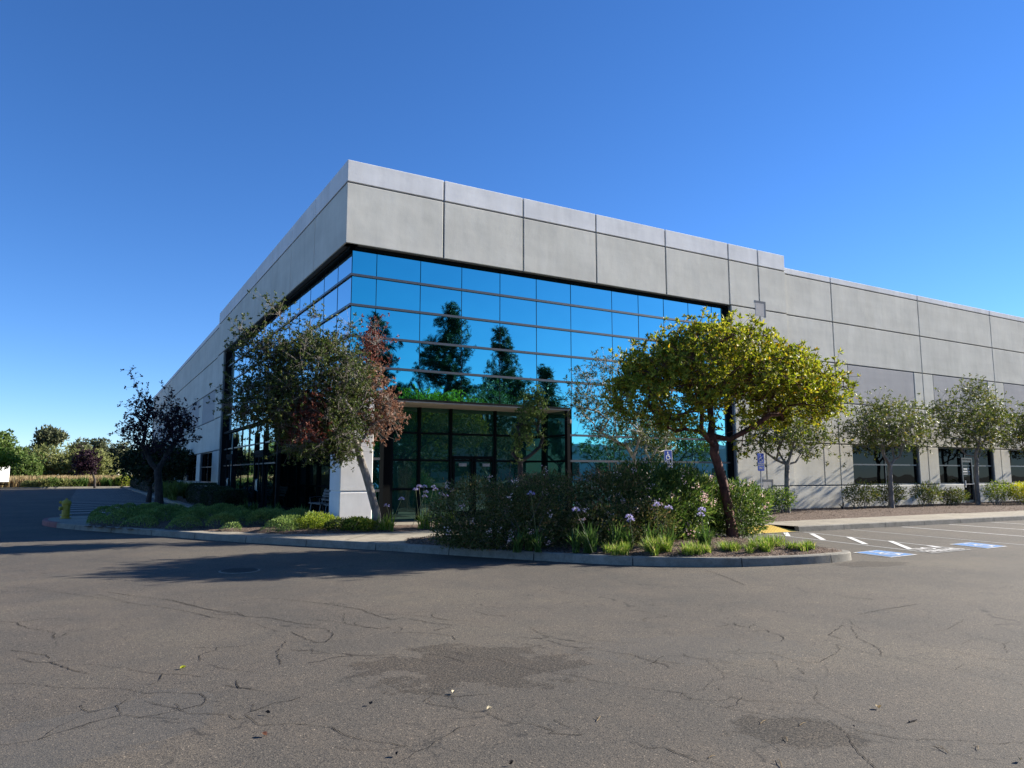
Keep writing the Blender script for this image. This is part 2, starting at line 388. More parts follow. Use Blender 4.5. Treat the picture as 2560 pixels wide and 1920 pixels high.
# ------------------------------------------------------------ ground
X0, Y0 = 6.11, 20.1           # outer faces of the building meet here
Z = 0.155                     # kerb / walk level
mb = MB(); mb.poly([(-700,-600,-.012),(900,-600,-.012),(900,1100,-.012),(-700,1100,-.012)])
tag(mb.build('field_ground', M['field']), kind='structure')
mb = MB(); mb.poly([(-80,-62,0),(150,-62,0),(150,20,0),(60,20,0),(6.3,20,0),(6.3,101.4,0),(4,101.4,0),(-80,96.5,0)])
tag(mb.build('asphalt', M['asphalt']), kind='structure')

def catmull(P, n=6):
    out = []
    for i in range(len(P)-1):
        p0 = P[max(i-1,0)]; p1 = P[i]; p2 = P[i+1]; p3 = P[min(i+2,len(P)-1)]
        for k in range(n):
            t = k/n
            out.append(tuple(.5*((2*p1[j]) + (-p0[j]+p2[j])*t + (2*p0[j]-5*p1[j]+4*p2[j]-p3[j])*t*t + (-p0[j]+3*p1[j]-3*p2[j]+p3[j])*t**3) for j in (0,1)))
    out.append(P[-1]); return out
def offset(P, d):
    out = []
    for i in range(len(P)):
        a = P[max(i-1,0)]; b = P[min(i+1,len(P)-1)]
        t = Vector((b[0]-a[0], b[1]-a[1])).normalized()
        out.append((P[i][0]-t.y*d, P[i][1]+t.x*d))
    return out
KL = [(3.95,101.3),(4.1,70),(4.1,34.5),(3.9,32.2),(3.2,30.9),(2.0,30.3),(.5,30.15),(-.45,29.95),(-.95,29.5),(-1.12,28.8),(-1.08,27.7),(-.78,26.5),(-.04,24.7),(1.2,22.44),(2.55,19.75),(3.54,18.0),(4.45,16.55),(5.5,15.0),(6.66,12.95),(7.96,10.9),(8.6,10.15),(9.27,9.6),(10.0,9.2),(10.8,8.95),(11.6,8.8),(12.15,8.78),(12.55,8.87),(12.75,9.12),(12.78,9.55),(12.85,10.6),(13.05,12.0),(13.3,13.3),(13.55,13.85),(14.1,14.1),(15.5,14.05)]
KP = [KL[0], KL[1]] + catmull(KL[2:], 5)
def kerb(path, name, joint=1.9, red=None):
    """kerb strip with sloped face, rounded top edge and open joints"""
    P = path; prof = [(0,-.05),(.012,Z-.02),(.03,Z),(.15,Z),(.15,-.05)]
    mb = MB(); lay = [offset(P, a) for a, z in prof]
    n0 = len(mb.v)
    for k,(a,z) in enumerate(prof):
        mb.v += [(x,y,z) for x,y in lay[k]]
    n = len(P); acc = 0
    for k in range(len(prof)-1):
        for i in range(n-1):
            mi = 1 if (red and red(P[i])) else 0
            mb.f.append((n0+k*n+i, n0+k*n+i+1, n0+(k+1)*n+i+1, n0+(k+1)*n+i)); mb.m.append(mi)
    for e in (0, n-1):
        f = [n0+k*n+e for k in range(len(prof))]
        mb.f.append(tuple(f if e else f[::-1])); mb.m.append(0)
    # joints: thin dark slots laid on the kerb
    d = 0
    for i in range(n-1):
        a, b = Vector(P[i]), Vector(P[i+1]); L = (b-a).length
        while d < L:
            p = a + (b-a)*(d/L); t = (b-a).normalized(); nn = Vector((-t.y, t.x)); w = .008
            q = [p - t*w - nn*.006, p + t*w - nn*.006]
            r = [p - t*w + nn*.150, p + t*w + nn*.150]
            mb.poly([(q[0].x,q[0].y,0),(q[1].x,q[1].y,0),(q[1].x+nn.x*.02,q[1].y+nn.y*.02,Z-.01),(q[0].x+nn.x*.02,q[0].y+nn.y*.02,Z-.01)], 2)
            mb.poly([(q[0].x+nn.x*.02,q[0].y+nn.y*.02,Z-.01),(q[1].x+nn.x*.02,q[1].y+nn.y*.02,Z-.01),(r[1].x,r[1].y,Z+.003),(r[0].x,r[0].y,Z+.003)], 2)
            d += joint
        d -= L
    o = mb.build(name, [M['kerb'], M['kerb_red'], M['crack']])
    tag(o, kind='structure'); return o
kerb(KP, 'kerb', red=lambda p: p[0] < -.35 and 26.3 < p[1] < 29.9)
KR = [(17.35,13.85),(19.5,13.78),(21.7,13.70),(25,13.56),(29.1,13.38),(36,13.1),(48,12.6),(80,11.2)]
kerb([p for p in catmull(KR, 3)], 'kerb')
# far kerb and the strip behind it
mb = MB(); far = [(-80,96.4),(-30,97.9),(-6.5,98.9),(3.9,101.3)]
kerb(far, 'kerb', joint=6)
# walk slab: everything inside the kerbs
inner = offset(KP, .148); innR = offset([p for p in catmull(KR, 3)], .148)
poly = inner + [(15.5,14.19),(15.5,14.95),(17.35,14.95)] + innR + [(80,20.2),(X0+.02,20.2),(X0+.02,101.3)]
mb = MB(); n = len(mb.v)
mb.poly([(x,y,Z-.004) for x,y in poly])
o = mb.build('sidewalk', M['walk']); tag(o, kind='structure')
import bmesh
bm = bmesh.new(); bm.from_mesh(o.data); bmesh.ops.triangulate(bm, faces=bm.faces[:]); bm.to_mesh(o.data); bm.free()
# walk joints
mb = MB()
def strip(mb, a, b, w, z, mi=0):
    a = Vector(a); b = Vector(b); t = (b-a).normalized(); nn = Vector((-t.y,t.x))*w/2
    mb.poly([(a.x-nn.x,a.y-nn.y,z),(b.x-nn.x,b.y-nn.y,z),(b.x+nn.x,b.y+nn.y,z),(a.x+nn.x,a.y+nn.y,z)], mi)
for a, b in (((5.0,15.95),(6.4,17.75)),((6.2,14.6),(8.4,15.7)),((3.1,19.0),(4.3,19.2)),((1.0,23.0),(1.9,23.6)),((8.5,15.7),(8.5,17.6)),((12,15.7),(12,17.6))):
    strip(mb, a, b, .012, Z+.001)
for x in np.arange(18.5, 60, 1.6): strip(mb, (x, 13.75-.03*(x-18)), (x+.05, 15.65-.02*(x-18)), .012, Z+.001)
tag(mb.build('walk_joints', M['crack']), kind='structure')
# accessible ramp with raised domes
e = empty('curb_ramp', (15.5,13.95,0), 'sloping concrete ramp with yellow bumpy warning tiles beside the hatched aisle', 'curb ramp')
mb = MB(); mb.poly([(15.5,13.88,.012),(17.35,13.82,.012),(17.35,14.96,Z-.003),(15.5,14.96,Z-.003)]); mb.build('ramp_slab', M['walk'], e)
mb = MB(); mb.poly([(15.55,13.92,.022),(17.3,13.86,.022),(17.3,14.8,.138),(15.55,14.8,.138)])
for i in range(29):
    for j in range(15):
        x = 15.6+i*.06; y = 13.96+j*.057; z = .022+(y-13.9)*.13
        mb.lathe([(.014,0),(.009,.008)], (x,y,z), 6)
mb.build('warning_tile', M['yellow_tile'], e)

# planting beds (bark mulch), gently mounded
def bed(poly, name, h, seed, sub=.35):
    bm = bmesh.new()
    vs = [bm.verts.new((x,y,Z+.002)) for x,y in poly]; bm.faces.new(vs)
    bmesh.ops.triangulate(bm, faces=bm.faces[:])
    me = bpy.data.meshes.new(name); bm.to_mesh(me); bm.free()
    me.materials.append(M['mulch'])
    o = bpy.data.objects.new(name, me); COL.objects.link(o); tag(o, kind='structure'); return o
def inside(px, py, poly):
    r = np.zeros(len(px), bool); n = len(poly)
    for i in range(n):
        x1,y1 = poly[i]; x2,y2 = poly[(i+1)%n]
        c = ((y1 > py) != (y2 > py)) & (px < (x2-x1)*(py-y1)/((y2-y1) if abs(y2-y1)>1e-9 else 1e-9)+x1)
        r ^= c
    return r
def mound(poly, name, h, step=.22, seed=1, mat=None, stuff=False):
    """height field bed over a polygon, rising h toward its middle"""
    rng = np.random.default_rng(seed)
    P = np.array(poly); x0,y0 = P.min(0); x1,y1 = P.max(0)
    nx = int((x1-x0)/step)+2; ny = int((y1-y0)/step)+2
    xs = x0+np.arange(nx)*step; ys = y0+np.arange(ny)*step
    gx, gy = np.meshgrid(xs, ys, indexing='ij')
    d = np.full(gx.shape, 1e9)
    for i in range(len(P)):
        a = P[i]; b = P[(i+1)%len(P)]; ab = b-a; L = max((ab**2).sum(),1e-9)
        t = np.clip(((gx-a[0])*ab[0]+(gy-a[1])*ab[1])/L, 0, 1)
        d = np.minimum(d, np.hypot(gx-a[0]-t*ab[0], gy-a[1]-t*ab[1]))
    ins = inside(gx.ravel(), gy.ravel(), poly).reshape(gx.shape)
    z = Z+.004 + h*np.clip(d/.8,0,1)**.7 + rng.normal(0,.008,gx.shape)*(d>.05)
    z = np.where(ins, z, Z-.03)
    keep = ins | (d < step)
    idx = -np.ones(gx.shape, int); mb = MB()
    # snap outside vertices close to border
    it = 0
    for i in range(nx):
        for j in range(ny):
            if keep[i,j]:
                idx[i,j] = it; it += 1; mb.v.append((gx[i,j], gy[i,j], z[i,j]))
    for i in range(nx-1):
        for j in range(ny-1):
            q = (idx[i,j], idx[i+1,j], idx[i+1,j+1], idx[i,j+1])
            if min(q) >= 0 and ins[i:i+2,j:j+2].any(): mb.f.append(q); mb.m.append(0)
    o = mb.build(name, mat or M['mulch'], smooth=True); tag(o, kind='structure'); return o
tip = [p for p in inner if (p[0] > 6.3 and p[1] < 14.2)]
ISL = [(6.35,13.95)] + [p for p in tip if p[0] < 13.6 and not (p[0] < 6.5)] + [(13.45,15.6),(6.35,15.65),(5.9,14.7)]
mound(ISL, 'planting_bed', .07, .15, 3)
BEDR = [(17.4,15.72),(24.7,15.66),(32.7,15.3),(45,14.9),(70,14),(70,20.09),(14.2,20.09),(14.2,17.75),(16.4,17.65)]
mound(BEDR, 'planting_bed', .10, .3, 4)
BEDL = [(.05,24.5),(.95,22.95),(1.85,21.6),(3.45,19.55),(4.3,18.35),(5.1,17.95),(6.6,17.75),(9.9,17.65),(9.9,19.6),(6.0,19.95),(5.9,21.6),(5.2,23.5),(4.85,28.2),(4.0,29.6),(.3,29.7),(.1,28)]
mound(BEDL, 'planting_bed', .05, .25, 5)
BEDH = [(4.4,35),(4.35,70),(4.3,98),(6.1,98),(6.1,31.5),(5.3,31.6),(4.9,33)]
mound(BEDH, 'planting_bed', .05, .4, 6)
# loose bark chips on the beds nearest the viewer
def chips(poly, n, seed, name='bark_chips', zz=Z+.08, L=(.02,.06)):
    rng = np.random.default_rng(seed); P = np.array(poly)
    p = rng.uniform(P.min(0), P.max(0), (n*3,2)); p = p[inside(p[:,0], p[:,1], poly)][:n]
    dd = np.full(len(p), 1e9)
    for i in range(len(P)):
        a = P[i]; b = P[(i+1)%len(P)]; ab = b-a; LL = max((ab**2).sum(),1e-9)
        t = np.clip(((p[:,0]-a[0])*ab[0]+(p[:,1]-a[1])*ab[1])/LL,0,1)
        dd = np.minimum(dd, np.hypot(p[:,0]-a[0]-t*ab[0], p[:,1]-a[1]-t*ab[1]))
    z = Z+.012+(zz-Z)*np.clip(dd/.8,0,1)**.7
    D = rng.normal(size=(len(p),3)); D[:,2] *= .25
    Q = leaf_quads(np.c_[p, z], D, rng.uniform(*L,len(p)), rng.uniform(.008,.022,len(p)), rng, flat=4)
    return quads_obj(name, Q, M['chips'])
tag(chips(ISL, 16000, 9), 'loose brown bark chips covering the island planting bed', 'bark mulch', kind='stuff')
tag(chips(BEDR, 14000, 10, zz=Z+.11, L=(.03,.08)), 'brown bark chips in the bed along the long grey wall', 'bark mulch', kind='stuff')

# cracks traced on the lot
rngc = random.Random(4)
mb = MB()
def crack(pl, w0):
    pts = []; off = 0
    for i in range(len(pl)-1):
        a, b = Vector(pl[i]), Vector(pl[i+1]); L = (b-a).length; n = max(2, int(L/.02))
        for k in range(n):
            p = a + (b-a)*(k/n); nn = Vector((-(b-a).y, (b-a).x)).normalized()
            off = off*.6 + rngc.uniform(-.009,.009)*min(1, L*4); pts.append(p + nn*(off + rngc.uniform(-.0045,.0045)))
    pts.append(Vector(pl[-1])); w = w0
    prev = None
    for i in range(len(pts)):
        t = (pts[min(i+1,len(pts)-1)]-pts[max(i-1,0)]);
        if t.length < 1e-6: continue
        t.normalize(); nn = Vector((-t.y,t.x))
        w = w*.5 + .5*w0*rngc.choice((.15,.5,.9,1.3,1.9))
        cur = (pts[i]-nn*w/2, pts[i]+nn*w/2)
        if prev: mb.poly([(prev[0].x,prev[0].y,.004),(cur[0].x,cur[0].y,.004),(cur[1].x,cur[1].y,.004),(prev[1].x,prev[1].y,.004)])
        prev = cur
CRACKS=[[(-0.47,7.03),(-0.31,6.94),(-0.2,6.81),(-0.06,6.66),(0.13,6.54),(0.3,6.44),(0.39,6.35),(0.48,6.18),(0.57,6.17),(0.67,6.09),(0.82,5.97),(0.85,5.83),(0.78,5.65)],[(0.47,5.99),(0.54,5.84),(0.64,5.68),(0.7,5.53),(0.81,5.46),(0.92,5.37),(0.96,5.25),(1.03,5.23),(1.07,5.05),(1.22,4.99),(1.34,4.9),(1.45,4.77),(1.5,4.56),(1.54,4.48)],[(-0.34,5.47),(-0.24,5.46),(-0.15,5.46),(-0.11,5.54),(-0.05,5.66),(0.05,5.82),(0.13,5.89),(0.26,5.93),(0.32,6.0),(0.36,6.1)],[(-0.15,5.46),(-0.07,5.54),(0.03,5.58),(0.13,5.65),(0.2,5.69),(0.31,5.71),(0.29,5.85),(0.29,5.98)],[(0.32,5.72),(0.41,5.61),(0.54,5.52),(0.63,5.44)],[(1.03,5.23),(1.02,5.33),(1.07,5.36),(1.12,5.53)],[(0.64,5.82),(0.66,5.7),(0.6,5.67)],[(-0.42,7.91),(-0.3,7.68),(-0.17,7.59),(-0.07,7.38),(0.03,7.16),(0.11,7.02)],[(0.07,7.36),(0.21,7.28),(0.3,7.14),(0.39,7.06),(0.48,6.85),(0.64,6.7),(0.77,6.61),(0.9,6.46)],[(-0.71,9.91),(-0.54,9.75),(-0.5,9.56),(-0.41,9.32),(-0.27,9.15),(-0.17,8.9),(-0.17,8.65)],[(-0.5,8.27),(-0.32,8.05),(-0.21,7.91),(-0.17,7.75)],[(0.99,10.56),(1.16,10.16),(1.32,9.67),(1.43,9.41),(1.61,9.17),(1.68,8.85),(1.86,8.67),(1.99,8.38),(2.12,8.12),(2.25,7.96)],[(1.19,9.3),(1.37,8.95),(1.53,8.61),(1.69,8.42),(1.74,8.1),(1.82,7.85)],[(1.91,7.77),(1.95,7.45),(2.0,7.19),(2.09,7.14),(2.26,7.43),(2.26,7.76),(2.08,7.97)],[(1.78,7.42),(1.69,7.16),(1.6,7.0),(1.56,6.75),(1.52,6.52)],[(1.01,6.13),(1.09,6.01),(1.17,5.9),(1.23,5.82)],[(1.91,6.96),(1.86,6.78),(2.0,6.69)],[(0.98,7.52),(1.16,7.44),(1.41,7.38)],[(1.0,6.83),(1.11,6.58),(1.22,6.48),(1.31,6.38)],[(1.45,4.77),(1.48,4.65),(1.5,4.56),(1.57,4.43),(1.68,4.32),(1.74,4.24),(1.76,4.13),(1.84,4.15),(1.93,4.23),(2.04,4.29),(2.16,4.37),(2.28,4.35)],[(1.76,4.13),(1.69,4.07),(1.59,4.02)],[(2.1,5.53),(2.13,5.39),(2.13,5.3),(2.2,5.16),(2.28,5.08),(2.17,4.97),(2.21,4.85),(2.31,4.75),(2.34,4.63),(2.44,4.56),(2.45,4.38),(2.49,4.27),(2.59,4.2),(2.62,4.1),(2.65,4.01),(2.59,4.0),(2.67,3.93),(2.75,3.87)],[(2.31,5.14),(2.36,5.02),(2.39,4.96),(2.34,4.82),(2.34,4.76)],[(2.7,6.57),(2.71,6.36),(2.78,6.2),(2.86,6.06),(2.9,5.87),(2.91,5.77)],[(2.88,6.3),(2.99,6.17),(3.08,5.95),(3.19,5.78),(3.21,5.65),(3.18,5.55),(3.24,5.43),(3.31,5.29),(3.36,5.17),(3.47,5.01),(3.52,4.83),(3.58,4.68),(3.67,4.52),(3.8,4.37),(3.9,4.21),(3.85,4.06)],[(2.1,6.64),(2.15,6.5),(2.4,6.39)],[(4.13,6.72),(4.05,6.38),(4.11,6.13),(4.18,5.97),(4.26,5.78)],[(3.94,6.32),(3.98,6.09),(4.0,5.81),(4.18,5.64),(4.23,5.42),(4.32,5.31),(4.31,5.1),(4.4,4.95),(4.5,4.82)],[(4.1,6.42),(4.27,6.29),(4.38,6.14),(4.37,5.9),(4.51,5.72),(4.68,5.6)],[(2.52,7.91),(2.62,7.68),(2.75,7.46),(2.87,7.48)],[(2.8,7.2),(2.98,7.12),(3.13,6.98),(3.26,6.8),(3.21,6.62)],[(3.22,7.8),(3.32,7.49),(3.49,7.26)],[(2.75,9.18),(2.95,8.55),(3.19,8.12),(3.41,7.88),(3.57,7.52),(3.81,7.28)],[(4.06,7.84),(4.07,7.55),(4.24,7.39)],[(5.76,6.78),(5.8,6.47),(5.88,6.32)],[(2.94,3.63),(2.96,3.56),(2.96,3.49),(3.05,3.45),(3.05,3.36),(3.08,3.27)],[(2.68,8.48),(2.56,8.11),(2.53,7.93)],[(3.83,4.31),(3.86,4.26),(3.91,4.21),(3.83,4.16),(3.83,4.02),(3.88,3.95),(3.92,3.8),(3.95,3.69),(4.03,3.59),(4.07,3.49),(4.09,3.38)],[(5.29,4.59),(5.16,4.41),(5.02,4.28),(4.95,4.13),(4.94,4.03),(4.95,3.92),(4.9,3.82),(4.74,3.69),(4.66,3.66),(4.56,3.54),(4.51,3.41),(4.49,3.29),(4.45,3.18),(4.5,3.08),(4.54,2.96)],[(4.3,3.28),(4.26,3.19),(4.2,3.07),(4.08,2.96),(3.98,2.84),(3.9,2.73),(3.85,2.64)],[(4.73,4.79),(4.66,4.62),(4.57,4.46),(4.43,4.3),(4.38,4.36),(4.11,4.21),(4.0,4.18)],[(5.45,4.74),(5.42,4.58),(5.4,4.4),(5.47,4.3),(5.55,4.28),(5.87,4.39),(6.09,4.47),(6.25,4.63)],[(6.25,4.63),(6.19,4.48),(6.19,4.32),(6.2,4.16),(6.22,4.0),(6.23,3.83),(6.26,3.67),(6.33,3.49),(6.32,3.27)],[(7.08,5.15),(6.79,5.03),(6.55,4.93),(6.48,4.74)],[(7.44,5.35),(7.16,5.05),(7.02,4.85),(7.07,4.69),(7.22,4.56),(7.46,4.5),(7.82,4.47),(8.15,4.57),(8.51,4.66)],[(7.11,5.08),(6.66,4.68),(6.55,4.5),(6.43,4.3),(6.21,4.15)],[(7.21,4.52),(7.11,4.33),(6.96,4.14),(6.99,3.98),(6.92,3.8),(6.93,3.63),(6.95,3.49),(6.89,3.32)],[(7.77,4.28),(7.74,4.07),(7.62,3.83),(7.3,3.65)],[(6.3,3.56),(6.53,3.61),(6.62,3.52),(6.58,3.34),(6.63,3.2)],[(6.07,6.04),(6.08,5.81),(6.12,5.62)],[(6.29,5.66),(6.19,5.39)],[(5.1,4.94),(5.14,4.85),(5.37,4.75),(5.45,4.74)],[(4.53,5.11),(4.69,5.01),(4.75,4.78),(4.86,4.62),(4.94,4.45)],[(4.22,4.17),(4.14,3.96),(4.17,3.85),(4.28,3.75),(4.39,3.65),(4.53,3.54)],[(4.23,3.11),(4.28,3.02),(4.34,2.94),(4.38,2.84),(4.5,2.76),(4.63,2.68),(4.7,2.62),(4.77,2.53),(4.97,2.43)],[(3.05,3.43),(3.06,3.34),(3.07,3.25),(3.06,3.19)],[(3.65,3.21),(3.63,3.12),(3.59,3.07)],[(5.22,4.25),(5.11,4.09)],[(5.5,4.21),(5.4,4.09),(5.2,3.96)],[(7.82,5.45),(8.15,5.49),(8.66,5.5),(8.99,5.5)],[(9.18,4.71),(9.01,4.52),(9.33,4.45)],[(0.34,11.65),(0.7,10.99),(1.05,10.48),(1.22,9.9),(1.46,9.33),(1.66,8.88)],[(0.23,11.49),(0.6,10.46),(0.9,10.0),(1.23,9.3),(1.4,8.8)],[(2.29,9.85),(2.66,9.24),(2.93,8.63),(2.98,8.11),(3.04,7.84)],[(-0.67,12.72),(-0.15,11.82),(0.33,11.01),(0.57,10.47)],[(9.08,9.14),(8.76,8.37),(8.36,7.64)],[(8.98,5.51),(8.27,5.48),(7.67,5.42)],[(8.85,5.98),(8.67,6.29)],[(4.16,6.82),(4.08,6.41),(4.05,6.24)]]

for i, pl in enumerate(CRACKS): crack(pl, (.0024,.0036,.0028,.0040)[i % 4] * (1 if pl[0][1] < 5 else 1.4 if pl[0][1] < 7 else 2))
for i in range(50):      # short side branches
    pl = CRACKS[rngc.randrange(len(CRACKS))]; p = pl[rngc.randrange(len(pl))]; a = rngc.uniform(0, 6.28); q = [p]
    for k in range(rngc.randint(2,5)):
        a += rngc.uniform(-.8,.8); q.append((q[-1][0]+math.cos(a)*.11, q[-1][1]+math.sin(a)*.11))
    crack(q, .0035 if p[1] < 5 else .006)
tag(mb.build('asphalt_cracks', M['crack']), kind='structure')

# painted stall lines and symbols
mw, mf, mbl = MB(), MB(), MB()
strip(mf, (15.98,13.75), (15.13,9.0), .09, .004); strip(mf, (17.4,13.75), (16.4,9.0), .09, .004)
for a, b in (((16.9,13.95),(15.85,13.0)),((17.1,13.25),(15.72,11.85)),((16.98,12.05),(15.6,10.65)),((16.85,10.85),(15.35,9.42)),((16.5,9.7),(16.28,9.35))):
    strip(mw, a, b, .13, .008)
strip(mf, (19.39,13.68), (18.5,8.3), .08, .004)
for x in (21.75,24.1,26.45,28.8,31.15,33.5): strip(mw, (x,13.62-.045*(x-21)), (x-.85,8.4), .08, .004)
tag(mw.build('parking_lines', M['line_white']), kind='structure')
tag(mf.build('parking_lines', M['line_faded']), kind='structure')
mw = MB()
for k in range(26): strip(mw, (-.75,33.0+k*2.55), (4.05,33.0+k*2.55), .26, .004)
tag(mw.build('parking_lines', M['line_white']), kind='structure')

def flat_stroke(pts, w, closed=False):
    """2-D ribbon polygons along a polyline, with round joins"""
    out = []
    n = len(pts)
    for i in range(n if closed else n-1):
        a, b = Vector(pts[i]), Vector(pts[(i+1)%n]); t = (b-a).normalized(); nn = Vector((-t.y,t.x))*w/2
        out.append([a-nn-t*w*.2, b-nn+t*w*.2, b+nn+t*w*.2, a+nn-t*w*.2])
    return out
def disc(c, r, k=16): return [Vector((c[0]+r*math.cos(2*math.pi*i/k), c[1]+r*math.sin(2*math.pi*i/k))) for i in range(k)]
def wheelchair():
    """accessibility symbol in a unit square, as polygons"""
    P = [disc((.44,.86),.075)]
    P += flat_stroke([(.44,.76),(.46,.45),(.68,.45),(.79,.17)], .085)
    P += flat_stroke([(.45,.62),(.66,.62)], .06); P += flat_stroke([(.79,.17),(.88,.2)], .07)
    arc = [(.45+.25*math.cos(a), .32+.25*math.sin(a)) for a in np.linspace(R(125), R(345), 18)]
    P += flat_stroke(arc, .07); return P
def place_flat(mb, polys, fn, mi=0, dz=0.0):
    for k, p in enumerate(polys):
        mb.poly([fn(q[0], q[1], dz + k*.00004) for q in p], mi)
def text_polys(txt, parent, name, mat, fn, size=1.0, bold=True, sx=1.0):
    """lettering from the built-in font as its own flat mesh, mapped through fn"""
    c = bpy.data.curves.new(name, 'FONT'); c.body = txt; c.size = size; c.align_x = 'CENTER'; c.offset = .018*size if bold else 0
    c.resolution_u = 3
    o = bpy.data.objects.new(name, c); COL.objects.link(o)
    dg = bpy.context.evaluated_depsgraph_get(); me = bpy.data.meshes.new_from_object(o.evaluated_get(dg))
    bpy.data.objects.remove(o); me.name = name
    co = [v.co.copy() for v in me.vertices]
    L = Vector((0,0,0)) if parent is None else (parent.location if parent.parent is None else parent.location + parent.parent.location)
    for v, p in zip(me.vertices, co): v.co = Vector(fn(p.x*sx, p.y)) - L
    me.materials.clear(); me.materials.append(mat)
    t = bpy.data.objects.new(name, me); COL.objects.link(t); t.parent = parent; return t
def pad(name_lbl, c00, c10, c11, c01):
    def fn(u, v, z=0.0):
        a = [(1-u)*(1-v)*c00[i] + u*(1-v)*c10[i] + u*v*c11[i] + (1-u)*v*c01[i] for i in (0,1)]
        return (a[0], a[1], .012+z)
    mb = MB(); mb.poly([fn(0,0,-.004),fn(1,0,-.004),fn(1,1,-.004),fn(0,1,-.004)], 0)
    mb.poly([fn(.05,.05,0),fn(.95,.05,0),fn(.95,.95,0),fn(.05,.95,0)], 1)
    place_flat(mb, wheelchair(), lambda x, y, z: fn(.1+.8*x, .08+.84*y, .004+z), 0)
    o = mb.build('accessible_symbol', [M['line_white'], M['isa_blue']])
    tag(o, name_lbl, 'painted symbol', 'blue wheelchair squares painted on the asphalt')
pad('blue wheelchair square painted on the asphalt nearest the island kerb tip', (13.57,8.73),(14.48,8.76),(14.58,9.70),(13.71,9.65))
pad('blue wheelchair square painted right of the no parking words', (16.98,8.71),(17.87,8.74),(18.16,9.68),(17.23,9.66))
e = empty('no_parking_marking', (15.6,9.1,0), 'NO PARKING in white letters over a pale blue line on the asphalt', 'road marking')
text_polys('NO', e, 'no_lettering', M['line_white'], lambda x, y: (15.72+x, 9.22+y, .012), .42)
text_polys('PARKING', e, 'parking_lettering', M['line_white'], lambda x, y: (15.78+x*.72, 8.86+y, .012), .42)
mb = MB(); strip(mb, (14.95,8.78),(16.45,8.78), .06, .008); mb.build('blue_line', M['line_faded'], e)
M['line_faded'].node_tree  # faded lines have lost most of their blue paint
# manhole
e = empty('manhole', (2.32,13.03,0), 'round manhole cover set in the asphalt in the tree shadow', 'manhole cover')
mb = MB(); mb.lathe([(.33,0),(.33,.006),(.30,.008)], (2.32,13.03,0), 32); mb.build('manhole_ring', M['kerb'], e)
mb = MB(); mb.lathe([(.295,0),(.295,.016)], (2.32,13.03,0), 32)
for i in range(-4,5):
    w = math.sqrt(max(.27**2-(i*.06)**2,0)); mb.box((2.32-w,13.03+i*.06-.01,.016),(2.32+w,13.03+i*.06+.01,.020))
mb.build('manhole_lid', plain('cast_iron', (.07,.066,.06), .8, .2), e)

# ------------------------------------------------------------ the building
B = empty('office_warehouse', (X0, Y0, 0), 'large grey concrete tilt-up building with blue mirror glass wrapping its corner', 'building')
def P_right(u, d, z): return (u, Y0+d, z)
def P_left(u, d, z): return (X0+d, u, z)
def fbox(mb, F, u0, u1, d0, d1, z0, z1, mi=0): mb.box(F(u0,d0,z0), F(u1,d1,z1), mi)
GV = .028; DP = .045
def panel(mb, F, u0, u1, z0, z1, mi=0, d=0.0, e0=GV, e1=GV, f0=GV, f1=GV):
    """one cast panel standing DP proud of the backing, separated by reveals"""
    a0, a1, b0, b1 = u0+e0, u1-e1, z0+f0, z1-f1
    c = .012
    # chamfered front
    q = [F(a0+c,d,b0+c),F(a1-c,d,b0+c),F(a1-c,d,b1-c),F(a0+c,d,b1-c)]
    r = [F(a0,d+c,b0),F(a1,d+c,b0),F(a1,d+c,b1),F(a0,d+c,b1)]
    s = [F(a0,d+DP+.01,b0),F(a1,d+DP+.01,b0),F(a1,d+DP+.01,b1),F(a0,d+DP+.01,b1)]
    flip = F is P_left
    def pp(l): mb.poly(l[::-1] if flip else l, mi)
    pp(q)
    for i in range(4):
        j = (i+1)%4; pp([r[i],r[j],q[j],q[i]]); pp([s[i],s[j],r[j],r[i]])
WM = [M['wall'], M['wall_light'], M['wall_dark'], M['reveal'], M['soffit']]
ZT, ZB1, ZS = 10.81, 10.13, 8.29
ROWS = [.1, 1.13, 2.9, 4.70, 6.46, 8.29, 10.06]
# --- tower, long face
mb = MB(); US = [6.11, 9.22, 12.13, 15.15, 18.4, 21.72, 23.43, 25.06]
for i in range(len(US)-1):
    e0 = 0 if i == 0 else GV; e1 = 0 if i == len(US)-2 else GV
    panel(mb, P_right, US[i], US[i+1], ZB1, ZT, 1, 0, e0, e1, GV, 0)
    panel(mb, P_right, US[i], US[i+1], ZS, ZB1, 0, 0, e0, e1, 0 if i < 5 else GV, GV)
SQ = (23.43, 8.29)
for i in (5, 6):
    for j in range(5):
        if j == 0: panel(mb, P_right, 21.8 if i==5 else US[i], US[i+1], 0, 1.13, 0, 0, 0 if i==5 else GV, 0 if i==6 else GV, 0, GV)
        else: panel(mb, P_right, 21.8 if i==5 else US[i], US[i+1], ROWS[j], ROWS[j+1], 0, 0, 0 if i==5 else GV, 0 if i==6 else GV)
fbox(mb, P_right, 6.17, 25.06, DP, .40, ZS, ZT-.02, 3)            # backing above the glass
fbox(mb, P_right, 21.82, 25.06, DP, .40, 0, ZS, 3)
mb.build('tower_wall', WM, B)
# square accent plates at the reveal crossings
for (u, z, w, h) in ((23.43,8.29,.26,.27),(23.43,1.13,.25,.18)):
    mb = MB()
    fbox(mb, P_right, u-w, u+w, -.004, DP, z-h, z+h, 0); o = mb.build('accent_plate', [M['wall_dark']], B)
    mb = MB(); fbox(mb, P_right, u+w, u+w+.09, -.007, DP, z-h-.02, z+h+.09, 0); fbox(mb, P_right, u-w-.03, u+w, -.007, DP, z+h, z+h+.09, 0)  # dark strips paint in the square's shadow along its right and top edges
    mb.build('accent_shadow', [M['reveal']], o)
